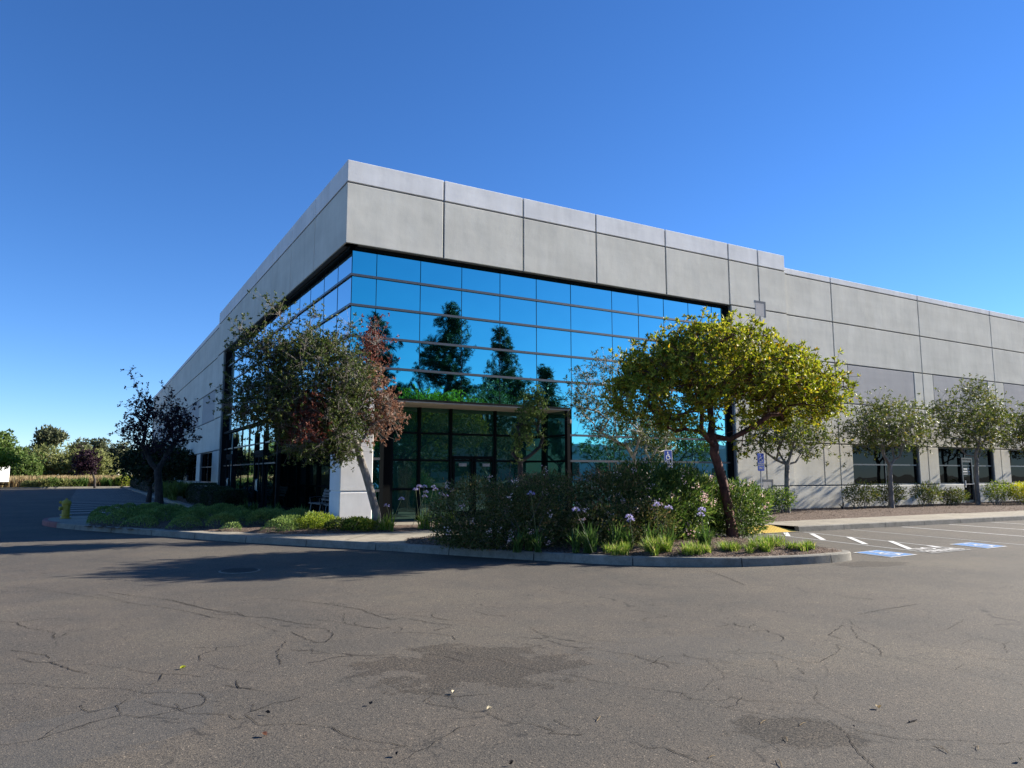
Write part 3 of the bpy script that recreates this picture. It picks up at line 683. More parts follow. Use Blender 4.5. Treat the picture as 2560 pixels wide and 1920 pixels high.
# --- tower, short (left) face
mb = MB(); UL = [20.158, 23.6, 26.85, 30.1, 33.5, 37.0, 40.3, 42.36, 44.0]
for i in range(len(UL)-1):
    e0 = 0 if i == 0 else GV; e1 = 0 if i == len(UL)-2 else GV
    panel(mb, P_left, UL[i], UL[i+1], ZB1, ZT, 1, 0, e0, e1, GV, 0)
    panel(mb, P_left, UL[i], UL[i+1], ZS, ZB1, 0, 0, e0, e1, 0 if i < 6 else GV, GV)
for j in range(5):
    z0 = 0 if j == 0 else ROWS[j]
    panel(mb, P_left, 41.95, 43.0, z0, ROWS[j+1], 0, 0, 0, GV, 0 if j == 0 else GV, GV)
    panel(mb, P_left, 43.0, 44.0, z0, ROWS[j+1], 0, 0, GV, 0, 0 if j == 0 else GV, GV)
fbox(mb, P_left, 20.16, 44.0, DP, .40, ZS, ZT-.02, 3)
fbox(mb, P_left, 41.97, 44.0, DP, .40, 0, ZS, 3)
mb.build('tower_wall', WM, B)
# tower ends and roof
mb = MB(); mb.box((X0+.06, Y0+.4, 8.3), (X0+.4, 43.9, 8.36))
mb.box((25.02, Y0+.38, 8.2), (24.7, 44, ZT-.03)); mb.box((X0+.38, 43.7, 8.2), (25, 43.98, ZT-.03))
mb.box((X0+.38, Y0+.38, 9.9), (24.7, 43.7, 10.0))
mb.box((X0+.38, Y0+.38, 8.20), (24.7, 43.7, 8.26))
mb.build('roof', M['roof'], B)

# --- warehouse walls with windows
def wing(F, start, nb, period, first, name, sb, end, wall_rows):
    """bays of panels; window in each bay from first+period*k"""
    mb = MB(); wins = []
    zt = 10.33
    J = [start] + [first + period*k for k in range(nb)]
    J = [j for j in J if j < end] + [end]
    for k in range(len(J)-1):
        a, b = J[k], J[k+1]
        panel(mb, F, a, b, 10.06, zt, 1, sb, GV, GV, GV, 0)
        panel(mb, F, a, b, 8.29, 10.06, 0, sb); panel(mb, F, a, b, 6.46, 8.29, 0, sb)
        panel(mb, F, a, b, 2.9, 4.70, 0, sb)
        if b-a > period*.8:
            w0, w1 = a+.88, b-.72
            panel(mb, F, a, w0, 4.70, 6.46, 0, sb); panel(mb, F, w0, w1, 4.70, 6.46, 2, sb+.01); panel(mb, F, w1, b, 4.70, 6.46, 0, sb)
            panel(mb, F, a, w0, 1.13, 2.9, 0, sb, GV, 0); panel(mb, F, w1, b, 1.13, 2.9, 0, sb, 0, GV)
            wins.append((w0, w1))
            fbox(mb, F, a, w0-.01, sb+DP, sb+.3, 1.13, 2.9, 3); fbox(mb, F, w1+.01, b, sb+DP, sb+.3, 1.13, 2.9, 3)
        else:
            c = b-1.07
            for z0, z1 in ((4.70,6.46),(1.13,2.9)):
                panel(mb, F, a, c, z0, z1, 0, sb); panel(mb, F, c, b, z0, z1, 0, sb)
            fbox(mb, F, a, b, sb+DP, sb+.3, 1.13, 2.9, 3)
        if not (name == 'r' and k == 2): panel(mb, F, a, b, 0, 1.13, 0, sb, GV, GV, 0, GV)
        else:
            panel(mb, F, a, 37.7, 0, 1.13, 0, sb, GV, 0, 0, GV); panel(mb, F, 38.66, b, 0, 1.13, 0, sb, 0, GV, 0, GV)
    fbox(mb, F, start, end, sb+DP, sb+.3, 2.9, zt-.02, 3)
    if name == 'r': fbox(mb, F, start, 37.7, sb+DP, sb+.3, 0, 1.13, 3); fbox(mb, F, 38.66, end, sb+DP, sb+.3, 0, 1.13, 3)
    else: fbox(mb, F, start, end, sb+DP, sb+.3, 0, 1.13, 3)
    mb.build('warehouse_wall', WM, B)
    for k, (w0, w1) in enumerate(wins):
        z0, z1 = 1.13, 2.9; fr = MB(); t = .05; d0, d1 = sb+.12, sb+.2
        fbox(fr, F, w0, w1, d0, d1, z0, z0+t); fbox(fr, F, w0, w1, d0, d1, z1-t, z1)
        fbox(fr, F, w0, w0+t, d0, d1, z0+t, z1-t); fbox(fr, F, w1-t, w1, d0, d1, z0+t, z1-t)
        fbox(fr, F, w0+t, w1-t, d0-.03, d1, 2.0, 2.06)
        um = (w0+w1)/2
        fbox(fr, F, um-.02, um+.02, d0, d1, z0+t, 2.0); fbox(fr, F, um-.02, um+.02, d0, d1, 2.06, z1-t)
        wo = fr.build('window', M['mullion'], B)
        g = MB(); q = [F(w0+.04,sb+.16,z0+.04),F(w1-.04,sb+.16,z0+.04),F(w1-.04,sb+.16,z1-.04),F(w0+.04,sb+.16,z1-.04)]
        g.poly(q if F is P_right else q[::-1]); g.build('pane', M['glass_win'], wo)
        g = MB(); fbox(g, F, w0-.02, w1+.02, sb+.02, sb+.3, z0-.03, z0-.002); g.build('sill', M['wall_light'], wo)
        if name == 'r' and k == 1:
            dr = MB(); fbox(dr, F, 37.70, 37.78, sb+.05, sb+.14, .1, 2.42); fbox(dr, F, 38.58, 38.66, sb+.05, sb+.14, .1, 2.42); fbox(dr, F, 37.78, 38.58, sb+.05, sb+.14, 2.34, 2.42)
            fbox(dr, F, 37.78, 38.58, sb+.06, sb+.13, .1, .34); fbox(dr, F, 37.78, 38.58, sb+.06, sb+.13, 2.2, 2.3)
            dd = dr.build('glass_door', M['mullion'], B)
            g = MB(); g.poly([F(37.78,sb+.11,.3),F(38.58,sb+.11,.3),F(38.58,sb+.11,2.22),F(37.78,sb+.11,2.22)]); g.build('door_pane', M['glass_win'], dd)
            g = MB(); fbox(g, F, 37.86, 37.89, sb+.0, sb+.05, .95, 1.3); g.build('door_handle', M['white'], dd)
            g = MB(); fbox(g, F, 37.83, 38.5, sb+.095, sb+.1, 1.60, 1.63)     # illegible white lettering reads as broken bars
            rr = random.Random(2)
            for zz, u0, u1 in ((1.83,37.92,38.44),(1.70,37.87,38.48)):
                u = u0
                while u < u1:
                    w = rr.uniform(.02,.05); fbox(g, F, u, min(u+w,u1), sb+.095, sb+.1, zz, zz+.075); u += w+.012
            g.build('door_lettering', M['white'], dd)
    return wins
wing(P_right, 25.06, 8, 6.6, 28.17, 'r', .09, 74.0, None)
wing(P_left, 44.0, 10, 6.75, 43.75, 'l', .06, 91.5, None)
mb = MB(); mb.box((25.0,Y0+.45,9.9),(73.8,91,9.98)); mb.box((X0+.5,44,9.9),(25,91,9.98))
mb.box((73.7,Y0+.4,0),(74,91.1,10.3)); mb.box((X0+.4,91.2,0),(74,91.49,10.3)); mb.box((X0+.5,Y0+.6,-.02),(X0+2.5,Y0+.6,-.01))
mb.build('roof', M['roof'], B)

# --- curtain wall glass: one mesh per bay, every pane set very slightly out of true
GD = .30
ZR = [.16, 1.13, 2.05, 2.92, 3.81, 4.73, 5.62, 6.54, 7.44, 8.29]
rg = random.Random(11)
def bay(F, u0, u1, zs, name='glass_bay', yaw=0.0, mat=None, d=GD):
    mb = MB()
    for z0, z1 in zip(zs[:-1], zs[1:]):
        a = rg.uniform(-.0012,.0012)*(u1-u0); b = rg.uniform(-.0012,.0012); c = yaw*(u1-u0)/2
        q = [F(u0,d-a-c+b,z0),F(u1,d+a+c+b,z0),F(u1,d+a+c-b,z1),F(u0,d-a-c-b,z1)]
        mb.poly(q if F is P_right else q[::-1])
    return mb.build(name, mat or M['glass'], B)
GX = [6.41, 7.17, 8.59, 10.01, 11.41, 12.82, 14.23, 16.03, 17.26, 18.49, 19.74, 20.99, 21.8]
GY = [20.4, 21.78, 23.31, 25.0, 26.5, 27.94, 29.64, 31.46, 33.3, 35.1, 36.9, 38.5, 40.1, 41.97]
for a, b in zip(GX[:-1], GX[1:]): bay(P_right, a, b, ZR[4:] if b < 14.3 else ZR[0:])
bay(P_right, 7.0, 7.40, ZR[0:5])
for a, b in zip(GY[:-1], GY[1:]): bay(P_left, a, b, ZR[4:])
for a, b in zip(GY[:-1], GY[1:]):
    if a > 29: bay(P_left, a, b, ZR[0:5], yaw=.022)
# horizontal rails and butt joints
def rails(F, U, zs, u0, u1, name='glazing_rails', w=.035):
    mb = MB()
    for z in zs: fbox(mb, F, u0, u1, GD-.05, GD+.02, z-w, z+w)
    o = mb.build(name, M['mullion'], B)
    return o
rails(P_right, GX, ZR[5:9], 6.36, 21.8); rails(P_left, GY, ZR[5:9], 20.42, 41.97)
rails(P_right, GX, ZR[1:4], 14.1, 21.8); rails(P_left, GY, ZR[2:4], 29.3, 41.97, w=.03)
for z in ZR[1:4]: rails(P_right, GX, [z], 7.0, 7.40)
mb = MB()
for u in GX[1:-1]: fbox(mb, P_right, u-.008, u+.008, GD-.008, GD+.012, 3.81 if u < 14.3 else .16, 8.28)
mb.box((6.402,20.392,3.81),(6.42,20.41,8.28)); mb.build('butt_joints', M['mullion_dark'], B)
mb = MB()
for u in GY[1:-1]: fbox(mb, P_left, u-.008, u+.008, GD-.008, GD+.012, 3.81 if u < 29 else .16, 8.28)
mb.build('butt_joints', M['mullion_dark'], B)
# dark head frame under the soffit, jamb frame
mb = MB(); fbox(mb, P_right, 6.30, 21.8, GD-.10, GD+.05, 8.20, 8.289); fbox(mb, P_right, 21.72, 21.8, GD-.12, GD+.05, .1, 8.2)
fbox(mb, P_left, 20.30, 41.97, GD-.10, GD+.05, 8.20, 8.287); fbox(mb, P_left, 41.87, 41.97, GD-.16, GD+.05, .1, 8.2)
mb.build('glazing_frame', M['mullion_dark'], B)
# fascia over the long-face lobby recess and its plaster soffit
RX0, RX1, RD = 7.45, 14.05, 1.75
mb = MB(); fbox(mb, P_right, 6.9, 14.13, GD-.08, GD+.06, 3.79, 3.85); mb.build('recess_fascia', M['mullion_dark'], B)
mb = MB(); fbox(mb, P_right, 6.9, 14.10, GD-.06, RD+.3, 3.755, 3.788)
for u in (8.2, 10.3, 12.7): mb.lathe([(.07,-.012),(.085,.0)], (u, Y0+1.0, 3.758), 14, 0)
mb.build('recess_soffit', M['soffit'], B)
mb = MB(); mb.box((X0+.28,21.2,3.76),(X0+2.2,29.25,3.85)); mb.build('recess_soffit', M['soffit'], B)
mb = MB(); mb.box((X0+.2,21.2,3.74),(X0+.34,41.9,3.86)); mb.build('recess_fascia', M['mullion_dark'], B)
# corner pillar
p = MB(); a = (X0+.03, Y0+.0); b = (X0+.98, Y0+1.0)
p.bevbox((a[0],a[1],0.0),(b[0],b[1],1.10),.02,0); p.box((a[0]+.03,a[1]+.03,1.09),(b[0]-.03,b[1]-.03,1.16),0)
p.bevbox((a[0],a[1],1.15),(b[0],b[1],3.80),.02,0)
p.build('corner_pillar', [M['wall_light']], B)
# long-face lobby screen
def screen(F, us, zs, d, gm='glass_dark'):
    fr = MB()
    for u in us: fbox(fr, F, u-.04, u+.04, d-.08, d+.04, .15, 3.76)
    for z in zs[1:]:
        for a, b in zip(us[:-1], us[1:]): fbox(fr, F, a+.04, b-.04, d-.06, d+.03, z-.03, z+.03)
    o = fr.build('lobby_screen', M['mullion_dark'], B)
    for a, b in zip(us[:-1], us[1:]):
        g = MB()
        for z0, z1 in zip(zs, list(zs[1:])+[3.76]):
            q = [F(a,d,z0),F(b,d,z0),F(b,d+rg.uniform(-.006,.006),z1),F(a,d+rg.uniform(-.006,.006),z1)]
            g.poly(q if F is P_right else q[::-1])
        g.build('lobby_glass', M[gm], o)
    return o
LU = [7.5, 7.98, 9.23, 10.35, 12.02, 14.0]
scr = screen(P_right, LU, [.155, 1.13, 2.05, 2.92], RD)
dr = MB()     # double entry door
for a, b in ((10.42,11.16),(11.21,11.95)):
    fbox(dr, P_right, a, a+.06, RD-.1, RD-.05, .16, 2.2); fbox(dr, P_right, b-.06, b, RD-.1, RD-.05, .16, 2.2)
    fbox(dr, P_right, a+.06, b-.06, RD-.1, RD-.05, .16, .4); fbox(dr, P_right, a+.06, b-.06, RD-.1, RD-.05, 2.1, 2.2)
do = dr.build('entry_door', M['mullion_dark'], scr)
for a in (10.62, 11.5):
    st = MB(); fbox(st, P_right, a, a+.28, RD-.115, RD-.11, 1.86, 1.96); st.build('door_sticker', M['line_faded'], scr)
# returns of the recesses
y0, y1 = Y0+GD, Y0+RD
mb = MB(); mb.poly([(RX1,y0,.15),(RX1,y1,.15),(RX1,y1,3.76),(RX1,y0,3.76)]); mb.build('recess_return', M['glass_dark'], B)
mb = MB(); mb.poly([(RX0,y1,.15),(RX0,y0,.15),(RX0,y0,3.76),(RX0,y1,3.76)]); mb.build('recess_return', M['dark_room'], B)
mb = MB(); mb.poly([(X0+.35,29.2,.15),(X0+1.95,29.2,.15),(X0+1.95,29.2,3.76),(X0+.35,29.2,3.76)])
mb.build('recess_return', M['glass_black'], B)
mb = MB(); mb.box((RX0-.06,Y0+GD-.05,.1),(RX0+.05,Y0+GD+.1,3.754)); mb.build('recess_frame', M['mullion_dark'], B)
mb = MB(); mb.box((RX1-.05,Y0+GD-.06,.1),(RX1+.07,Y0+GD+.1,3.754)); mb.box((RX1-.03,Y0+RD-.1,.1),(RX1+.02,Y0+RD,3.76))
for z in (1.13,2.05,2.92): mb.box((RX1-.02,Y0+GD+.1,z-.03),(RX1+.0,Y0+RD-.1,z+.03))
mb.build('recess_frame', M['mullion_dark'], B)
mb = MB(); mb.box((X0+.28,29.12,.1),(X0+.42,29.3,3.73)); mb.build('recess_frame', M['mullion_dark'], B)
# short-face lobby recess behind the pillar
scr2 = screen(P_left, [21.2, 22.7, 24.3, 25.9, 27.5, 29.15], [.155, 1.13, 2.05, 2.92], 1.95, 'glass_black')
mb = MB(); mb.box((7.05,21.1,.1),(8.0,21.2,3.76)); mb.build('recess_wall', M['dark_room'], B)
# street doors in the short-face glazing
for y in (31.5, 38.9):
    dr = MB()
    for a, b in ((y,y+.86),(y+.9,y+1.76)):
        fbox(dr, P_left, a, a+.07, GD-.07, GD-.02, .16, 2.45); fbox(dr, P_left, b-.07, b, GD-.07, GD-.02, .16, 2.45)
        fbox(dr, P_left, a+.07, b-.07, GD-.07, GD-.02, .16, .42); fbox(dr, P_left, a+.07, b-.07, GD-.07, GD-.02, 2.33, 2.45)
    fbox(dr, P_left, y-.05, y+1.81, GD-.1, GD-.0, 2.46, 2.62)
    fbox(dr, P_left, y-.08, y-.01, GD-.09, GD-.0, .16, 3.4); fbox(dr, P_left, y+1.77, y+1.84, GD-.09, GD-.0, .16, 3.4)
    o = dr.build('entry_door', M['mullion_dark'], B)
    h = MB()
    for u in (y+.76, y+1.0): h.tube([(X0+GD-.1,u,.9),(X0+GD-.14,u,.95),(X0+GD-.14,u,1.35),(X0+GD-.1,u,1.4)], .014, 8)
    h.build('door_handle', M['steel'], o)

# ------------------------------------------------------------ trees
def grow(trunk, targets, bf=.35, step=.3, seed=1, start=None, jit=.05):
    """join crown targets to the trunk: nearest node, weighted by path length; returns nodes, parents"""
    rng = np.random.default_rng(seed)
    pos = [np.array(p, float) for p in trunk]; par = [-1] + list(range(len(trunk)-1)); pl = [0.0]
    for i in range(1, len(trunk)): pl.append(pl[-1] + np.linalg.norm(pos[i]-pos[i-1]))
    s = start if start is not None else len(trunk)-1
    fork = pos[s]
    T = sorted([np.array(t, float) for t in targets], key=lambda t: np.linalg.norm(t-fork))
    ends = []
    A = np.array(pos + [np.zeros(3)]*0)
    PL = np.array(pl)
    for t in T:
        c = np.linalg.norm(A[s:]-t, axis=1) + bf*(PL[s:]-PL[s])
        k = int(np.argmin(c)) + s; d = t-A[k]; L = np.linalg.norm(d); n = max(1, int(L/step)); last = k
        newp = []; npl = []
        for i in range(1, n+1):
            f = i/n; p = A[k] + d*f
            if i < n: p = p + rng.normal(0, jit, 3)*min(L, 1.0); p[2] -= .10*L*math.sin(math.pi*f)*(1 if d[2] > 0 else -.5)
            newp.append(p); npl.append(PL[k]+L*f)
            par.append(last); last = len(par)-1
        A = np.vstack([A, newp]); PL = np.concatenate([PL, npl])
        ends.append(last)
    return A, par, ends
def branch_mesh(name, A, par, r_trunk, mat, parent, nt, r_tip=.006, e=2.3, sides=7, flare=1.25, rmax=None, twigs=None):
    n = len(par); ch = [[] for _ in range(n)]
    for i, p in enumerate(par):
        if p >= 0: ch[p].append(i)
    r = np.zeros(n)
    for i in range(n-1, -1, -1):
        pass
    order = []; st = [0]
    while st:
        x = st.pop(); order.append(x); st += ch[x]
    for x in reversed(order):
        r[x] = r_tip if not ch[x] else sum(r[c]**e for c in ch[x])**(1/e)
    k = (r_trunk - r_tip)/max(r[nt-1]-r_tip, 1e-6)
    r = r_tip + (r-r_tip)*k
    for i in range(nt): r[i] = r_trunk*(1 + .12*(1-i/max(nt-1,1)))
    r[0] *= flare
    mb = MB(); st = [(0, None)]
    while st:
        x, pre = st.pop(); pts = []; rr = []
        if pre is not None: pts.append(A[pre]); rr.append(min(r[pre], r[x]*1.15))
        while True:
            pts.append(A[x]); rr.append(r[x])
            if not ch[x]: break
            cs = sorted(ch[x], key=lambda c: -r[c])
            for c in cs[1:]: st.append((c, x))
            x = cs[0]
        if len(pts) > 1:
            sd = sides if max(rr) > .03 else (5 if max(rr) > .012 else 3)
            mb.tube(pts, rr, sd, 0, cap=False)
    if twigs is not None:
        for a, b in twigs: mb.tube([a, b], [r_tip*.8, r_tip*.4], 3, 0, cap=False)
    return mb.build(name, mat, parent, smooth=True)
def ell_targets(ells, rng, lo=.5):
    """points in the outer part of ellipsoids: (cx,cy,cz,rx,ry,rz,n[,zmin])"""
    out = []
    for E in ells:
        cx,cy,cz,rx,ry,rz,n = E[:7]; zmin = E[7] if len(E) > 7 else -9
        k = 0
        while k < n:
            d = rng.normal(size=3); d /= np.linalg.norm(d); u = lo + (1-lo)*rng.random()**.7
            p = np.array([cx+d[0]*rx*u, cy+d[1]*ry*u, cz+d[2]*rz*u])
            if p[2] < zmin: continue
            out.append(p); k += 1
    return out
def rosettes(C, rng, nl, L, W, up=.6, spread=1.0):
    """C centres; nl leaves radiating from each, biased upward"""
    C = np.repeat(np.asarray(C), nl, axis=0); n = len(C)
    D = rng.normal(size=(n,3)); D = unit(D)*spread; D[:,2] += up
    return leaf_quads(C + rng.normal(0, L*.15, (n,3)), D, L*rng.uniform(.7,1.2,n), W*rng.uniform(.8,1.2,n), rng)
def around(ends, A, k, s, rng, out=None):
    P = A[ends]; Q = np.repeat(P, k, axis=0); o = rng.normal(0, s, Q.shape); return Q+o, P.repeat(k, axis=0)
def tree(name, label, cat, base, trunk, ells, r_trunk, bark, leaf, seed, group=None, nclu=5, clu=.2, nl=9, L=.09, W=.035,
         up=.5, bf=.35, lo=.5, r_tip=.006, twig=True, extra=None, jit=.05, step=.3, start=None, flare=1.25, targets=None, pe=2.4):
    rng = np.random.default_rng(seed); root = empty(name, base, label, cat, group)
    T = (targets or []) + ell_targets(ells, rng, lo)
    A, par, ends = grow(trunk, T, bf, step, seed, start, jit)
    C, Pp = around(ends, A, nclu, clu, rng)
    tw = list(zip(Pp[::1], C[::1])) if twig else None
    branch_mesh('trunk', A, par, r_trunk, bark, root, (start+1 if start is not None else len(trunk)), r_tip, e=pe, twigs=tw, flare=flare)
    if extra is None:
        quads_obj('crown', rosettes(C, rng, nl, L, W, up), leaf, root)
    else:
        m = extra(C); groups = np.unique(m)
        nm = ['crown', 'dry_leaves', 'red_leaves']
        for g in groups:
            quads_obj(nm[g], rosettes(C[m == g], rng, nl, L, W, up), leaf[g], root)
    return root

# --- the big madrone on the island
b = (12.95, 12.2, .18)
trk = [(12.98,12.2,.12),(12.93,12.2,.5),(12.84,12.2,1.0),(12.72,12.2,1.45),(12.58,12.2,1.85),(12.48,12.2,2.08)]
limbs = [(11.9,12.0,2.62),(11.2,11.9,2.85),(10.6,12.1,2.95),(12.55,12.3,2.8),(12.7,12.5,3.4),(13.3,12.0,2.6),(13.9,11.8,3.0),(13.6,12.5,2.15),(14.3,12.3,2.55),(15.0,12.3,2.95),(12.2,13.2,2.9),(12.4,11.2,2.8),(11.7,12.9,3.0),(14.4,13.0,3.1)]
ELL = [(12.6,12.3,3.8,2.45,2.1,1.2,240,3.45),(14.6,12.3,3.6,2.0,1.9,1.0,145,3.15),(11.0,12.3,3.35,1.05,1.5,.85,80,2.7),(13.0,12.3,4.25,1.9,1.6,.72,70,2.9),(15.65,12.4,3.3,.8,1.1,.55,44,2.75),(11.7,11.9,4.45,.7,.7,.55,28),(12.8,12.0,4.7,.5,.6,.4,16),(14.6,12.2,4.2,.9,.9,.5,30),(15.9,12.2,3.8,.5,.7,.4,14)]
tree('madrone_tree', 'largest tree, low spreading yellow-green crown on a leaning red-barked trunk in the island bed', 'tree', b, trk, ELL, .105, M['bk_red'], M['lf_madrone'], 5,
     nclu=8, clu=.155, nl=10, L=.108, W=.040, up=.55, bf=.28, lo=.62, r_tip=.007, targets=limbs, step=.22, jit=.10, flare=1.3, pe=2.75)
# --- mixed-colour tree before the corner pillar
def dry(C):
    m = np.zeros(len(C), int)
    rs = np.random.default_rng(3); n = rs.normal(0,.12,len(C))
    m[(C[:,0]+1.6*n > 6.3) & (C[:,2] < 4.7) & (C[:,2] > 2.3)] = 1
    m[(C[:,0]+n > 6.0) & (C[:,2] >= 4.5)] = 2
    m[(np.abs(C[:,0]-4.55+n) < .30) & (C[:,2]+n < 3.5) & (C[:,2] > 2.35)] = 2
    return m
tree('ailing_oak', 'leaning grey-trunked tree with green, brown and red leaves before the corner pillar', 'tree', (6.65,18.3,.17),
     [(6.62,18.3,.12),(6.58,18.3,.6),(6.43,18.3,1.1),(6.27,18.3,1.6),(6.12,18.3,2.0),(6.03,18.3,2.35)],
     [(4.9,18.2,3.9,1.35,1.2,1.25,185),(3.75,18.1,3.3,1.0,.8,.62,52),(4.9,18.2,2.75,1.05,.9,.62,66),(6.5,18.4,3.3,.60,.6,.65,28),(6.3,18.4,4.5,.42,.4,.75,10),(3.6,18.1,4.5,.62,.5,.42,20),(5.6,18.2,2.5,.4,.5,.55,18)],
     .095, M['bk_grey'], [M['lf_green'], M['lf_dry'], M['lf_red']], 8, nclu=26, clu=.20, nl=8, L=.068, W=.032, up=.3, bf=.3, r_tip=.005, extra=dry, step=.25,
     targets=[(5.5,18.2,2.7),(5.2,18.2,3.3),(5.9,18.3,3.0),(6.4,18.4,2.9),(2.95,18,5.0),(3.2,18,4.85),(3.45,18,4.7),(3.65,18,5.72),(3.85,18,5.5),(4.1,18,5.2),(4.75,18.1,5.55),(4.65,18.1,5.3),(5.75,18.3,5.45),(5.65,18.3,5.2),(6.45,18.4,5.5),(2.75,18,3.2),(3.0,18,3.1),(6.55,18.4,5.1)])
# --- slender tree before the recess
tree('slender_tree', 'slender dark-trunked tree with a narrow green tuft before the lobby recess', 'tree', (10.4,17.2,.17),
     [(10.3,17.2,.12),(10.3,17.2,1.0),(10.28,17.2,1.6),(10.27,17.2,1.95)],
     [(10.6,17.2,3.4,.42,.4,.45,34),(10.45,17.2,2.75,.38,.35,.4,26),(10.75,17.2,3.75,.25,.2,.25,9),(10.1,17.2,2.2,.15,.2,.25,6)],
     .075, M['bk_dark'], M['lf_mid'], 12, nclu=6, clu=.11, nl=8, L=.09, W=.032, r_tip=.005, targets=[(10.9,17.2,2.35),(11.0,17.2,2.6),(10.3,17.2,2.5)])
# --- tree left of the first parking sign
tree('pale_stem_tree', 'forked pale-stemmed tree with a drooping grey-green crown before the mirror glass', 'tree', (14.4,16.9,.2),
     [(14.55,16.9,.15),(14.55,16.9,.9),(14.52,16.9,1.35)],
     [(12.9,16.9,4.0,1.15,.8,1.0,70,3.0),(13.5,16.9,3.0,1.1,.8,.75,58,2.1),(15.0,16.9,2.75,.75,.6,.65,44,2.05),(12.2,16.9,3.5,.6,.5,.5,18)],
     .07, M['bk_pale'], M['lf_green'], 13, nclu=7, clu=.17, nl=8, L=.085, W=.026, up=.1, r_tip=.004, targets=[(14.0,16.9,2.1),(13.7,16.9,2.5),(14.75,16.9,1.8)])
# --- row of trees by the long wall
def yard_tree(bx, by, h, rx, seed, label, dense=1.0, lean=0.0, low=2.0, ry=1.6, mat='lf_yard'):
    z0 = .2
    tr = [(bx,by,z0-.05),(bx+lean*.3,by,z0+.9),(bx+lean*.7,by,z0+1.45),(bx+lean,by,z0+1.75)]
    c = (low+h)/2
    rng = np.random.default_rng(seed+50)
    t = []
    for k in range(6):
        a = k*math.pi/3+.3; t.append((bx+lean+math.cos(a)*rx*.35, by+math.sin(a)*ry*.35, low+.5+.1*k))
    E = [(bx+lean,by,c+.1,rx*.85,ry*.85,(h-low)/2*.85,int(95*dense),low),(bx+lean-.5*rx,by,c-.3,rx*.5,ry*.6,(h-low)/2*.6,int(38*dense),low),(bx+lean+.5*rx,by,c-.2,rx*.5,ry*.6,(h-low)/2*.62,int(38*dense),low),(bx+lean,by,h-.5,rx*.4,ry*.4,.5,int(18*dense))]
    return tree('street_tree', label, 'tree', (bx,by,z0), tr, E, .085, M['bk_grey'], M[mat], seed, 'small trees in a row along the long wall',
                nclu=7, clu=.22, nl=6, L=.115, W=.048, up=.2, bf=.4, lo=.25, r_tip=.005, targets=t, jit=.05)
yard_tree(21.35, 17.5, 4.5, 2.5, 21, 'open airy tree behind the second parking sign, half hidden by the madrone', .8, .1, 1.9)
yard_tree(28.2, 18.0, 4.9, 2.9, 22, 'rounded tree in front of the first dark window of the long wall', 1.15, .05, 2.2)
yard_tree(34.6, 18.0, 5.8, 3.4, 23, 'tall tree in front of the glass door in the long wall', 1.35, .1, 2.35)
yard_tree(40.6, 18.0, 5.2, 3.0, 24, 'tree cut off by the right edge of the picture', 1.1, 0, 2.3)
yard_tree(47.2, 18.0, 5.2, 3.0, 25, 'tree far right whose shadow falls on the long wall', 1.0, 0, 2.3)
# --- left-hand trees
tree('plum_tree', 'dark purple-leaved plum tree rising from the low juniper beside the car park', 'tree', (2.75,34.3,.2),
     [(2.75,34.3,.1),(2.72,34.3,.8),(2.66,34.3,1.4),(2.62,34.3,1.8)],
     [(2.5,34.3,3.6,1.25,1.1,1.1,100),(2.0,34.3,4.5,.6,.6,.6,16),(3.4,34.3,3.7,.6,.6,.8,26),(1.6,34.3,3.2,.6,.6,.55,14)],
     .15, M['bk_dark'], M['lf_plum'], 31, nclu=6, clu=.16, nl=5, L=.12, W=.06, up=.1, r_tip=.006, pe=2.45,
     targets=[(2.2,34.3,2.4),(2.95,34.3,2.45),(2.55,34.3,2.6),(2.0,34.3,2.9),(3.2,34.3,2.9),(1.34,34.3,5.95),(1.5,34.3,5.6),(1.62,34.3,5.3),(1.75,34.3,4.95),(1.25,34.3,4.5),(2.84,34.3,5.3),(2.86,34.3,4.9),(3.15,34.3,4.8),(3.9,34.3,4.6),(.98,34.3,3.3),(4.0,34.3,3.1),(3.9,34.3,3.35)])
for x, y, rx, sd, lb in ((3.0,44,1.9,32,'dense dark round tree standing behind the purple plum tree'),(5.0,54,1.4,33,'small dark tree close to the shaded windows of the short wall'),(4.9,58,1.7,34,'dark tree farther along the shaded short wall'),(4.6,70,2.0,35,'dark tree near the far end of the shaded wall')):
    tree('evergreen_tree', lb, 'tree', (x,y,.2), [(x,y,.1),(x+.05,y,.7),(x,y,1.15)], [(x,y,2.2,rx,rx,.85,130,1.2),(x,y,2.7,rx*.6,rx*.6,.5,40)], .11, M['bk_dark'], M['lf_dark'], sd,
         'dark trees along the shaded short wall', nclu=6, clu=.24, nl=6, L=.17, W=.09, r_tip=.008, twig=False)
tree('young_tree', 'small dark tree at the far kerb of the car park, beside spiky grasses', 'tree', (.7,98.5,.2),
     [(1.0,98.5,0),(.95,98.5,1.0),(.7,98.5,1.7)], [(.0,98.5,3.0,1.2,1.1,1.4,60),(-.6,98.5,2.4,.7,.7,.6,12)], .11, M['bk_dark'], M['lf_plum'], 36, nclu=6, clu=.3, nl=6, L=.26, W=.16, r_tip=.012, twig=False)

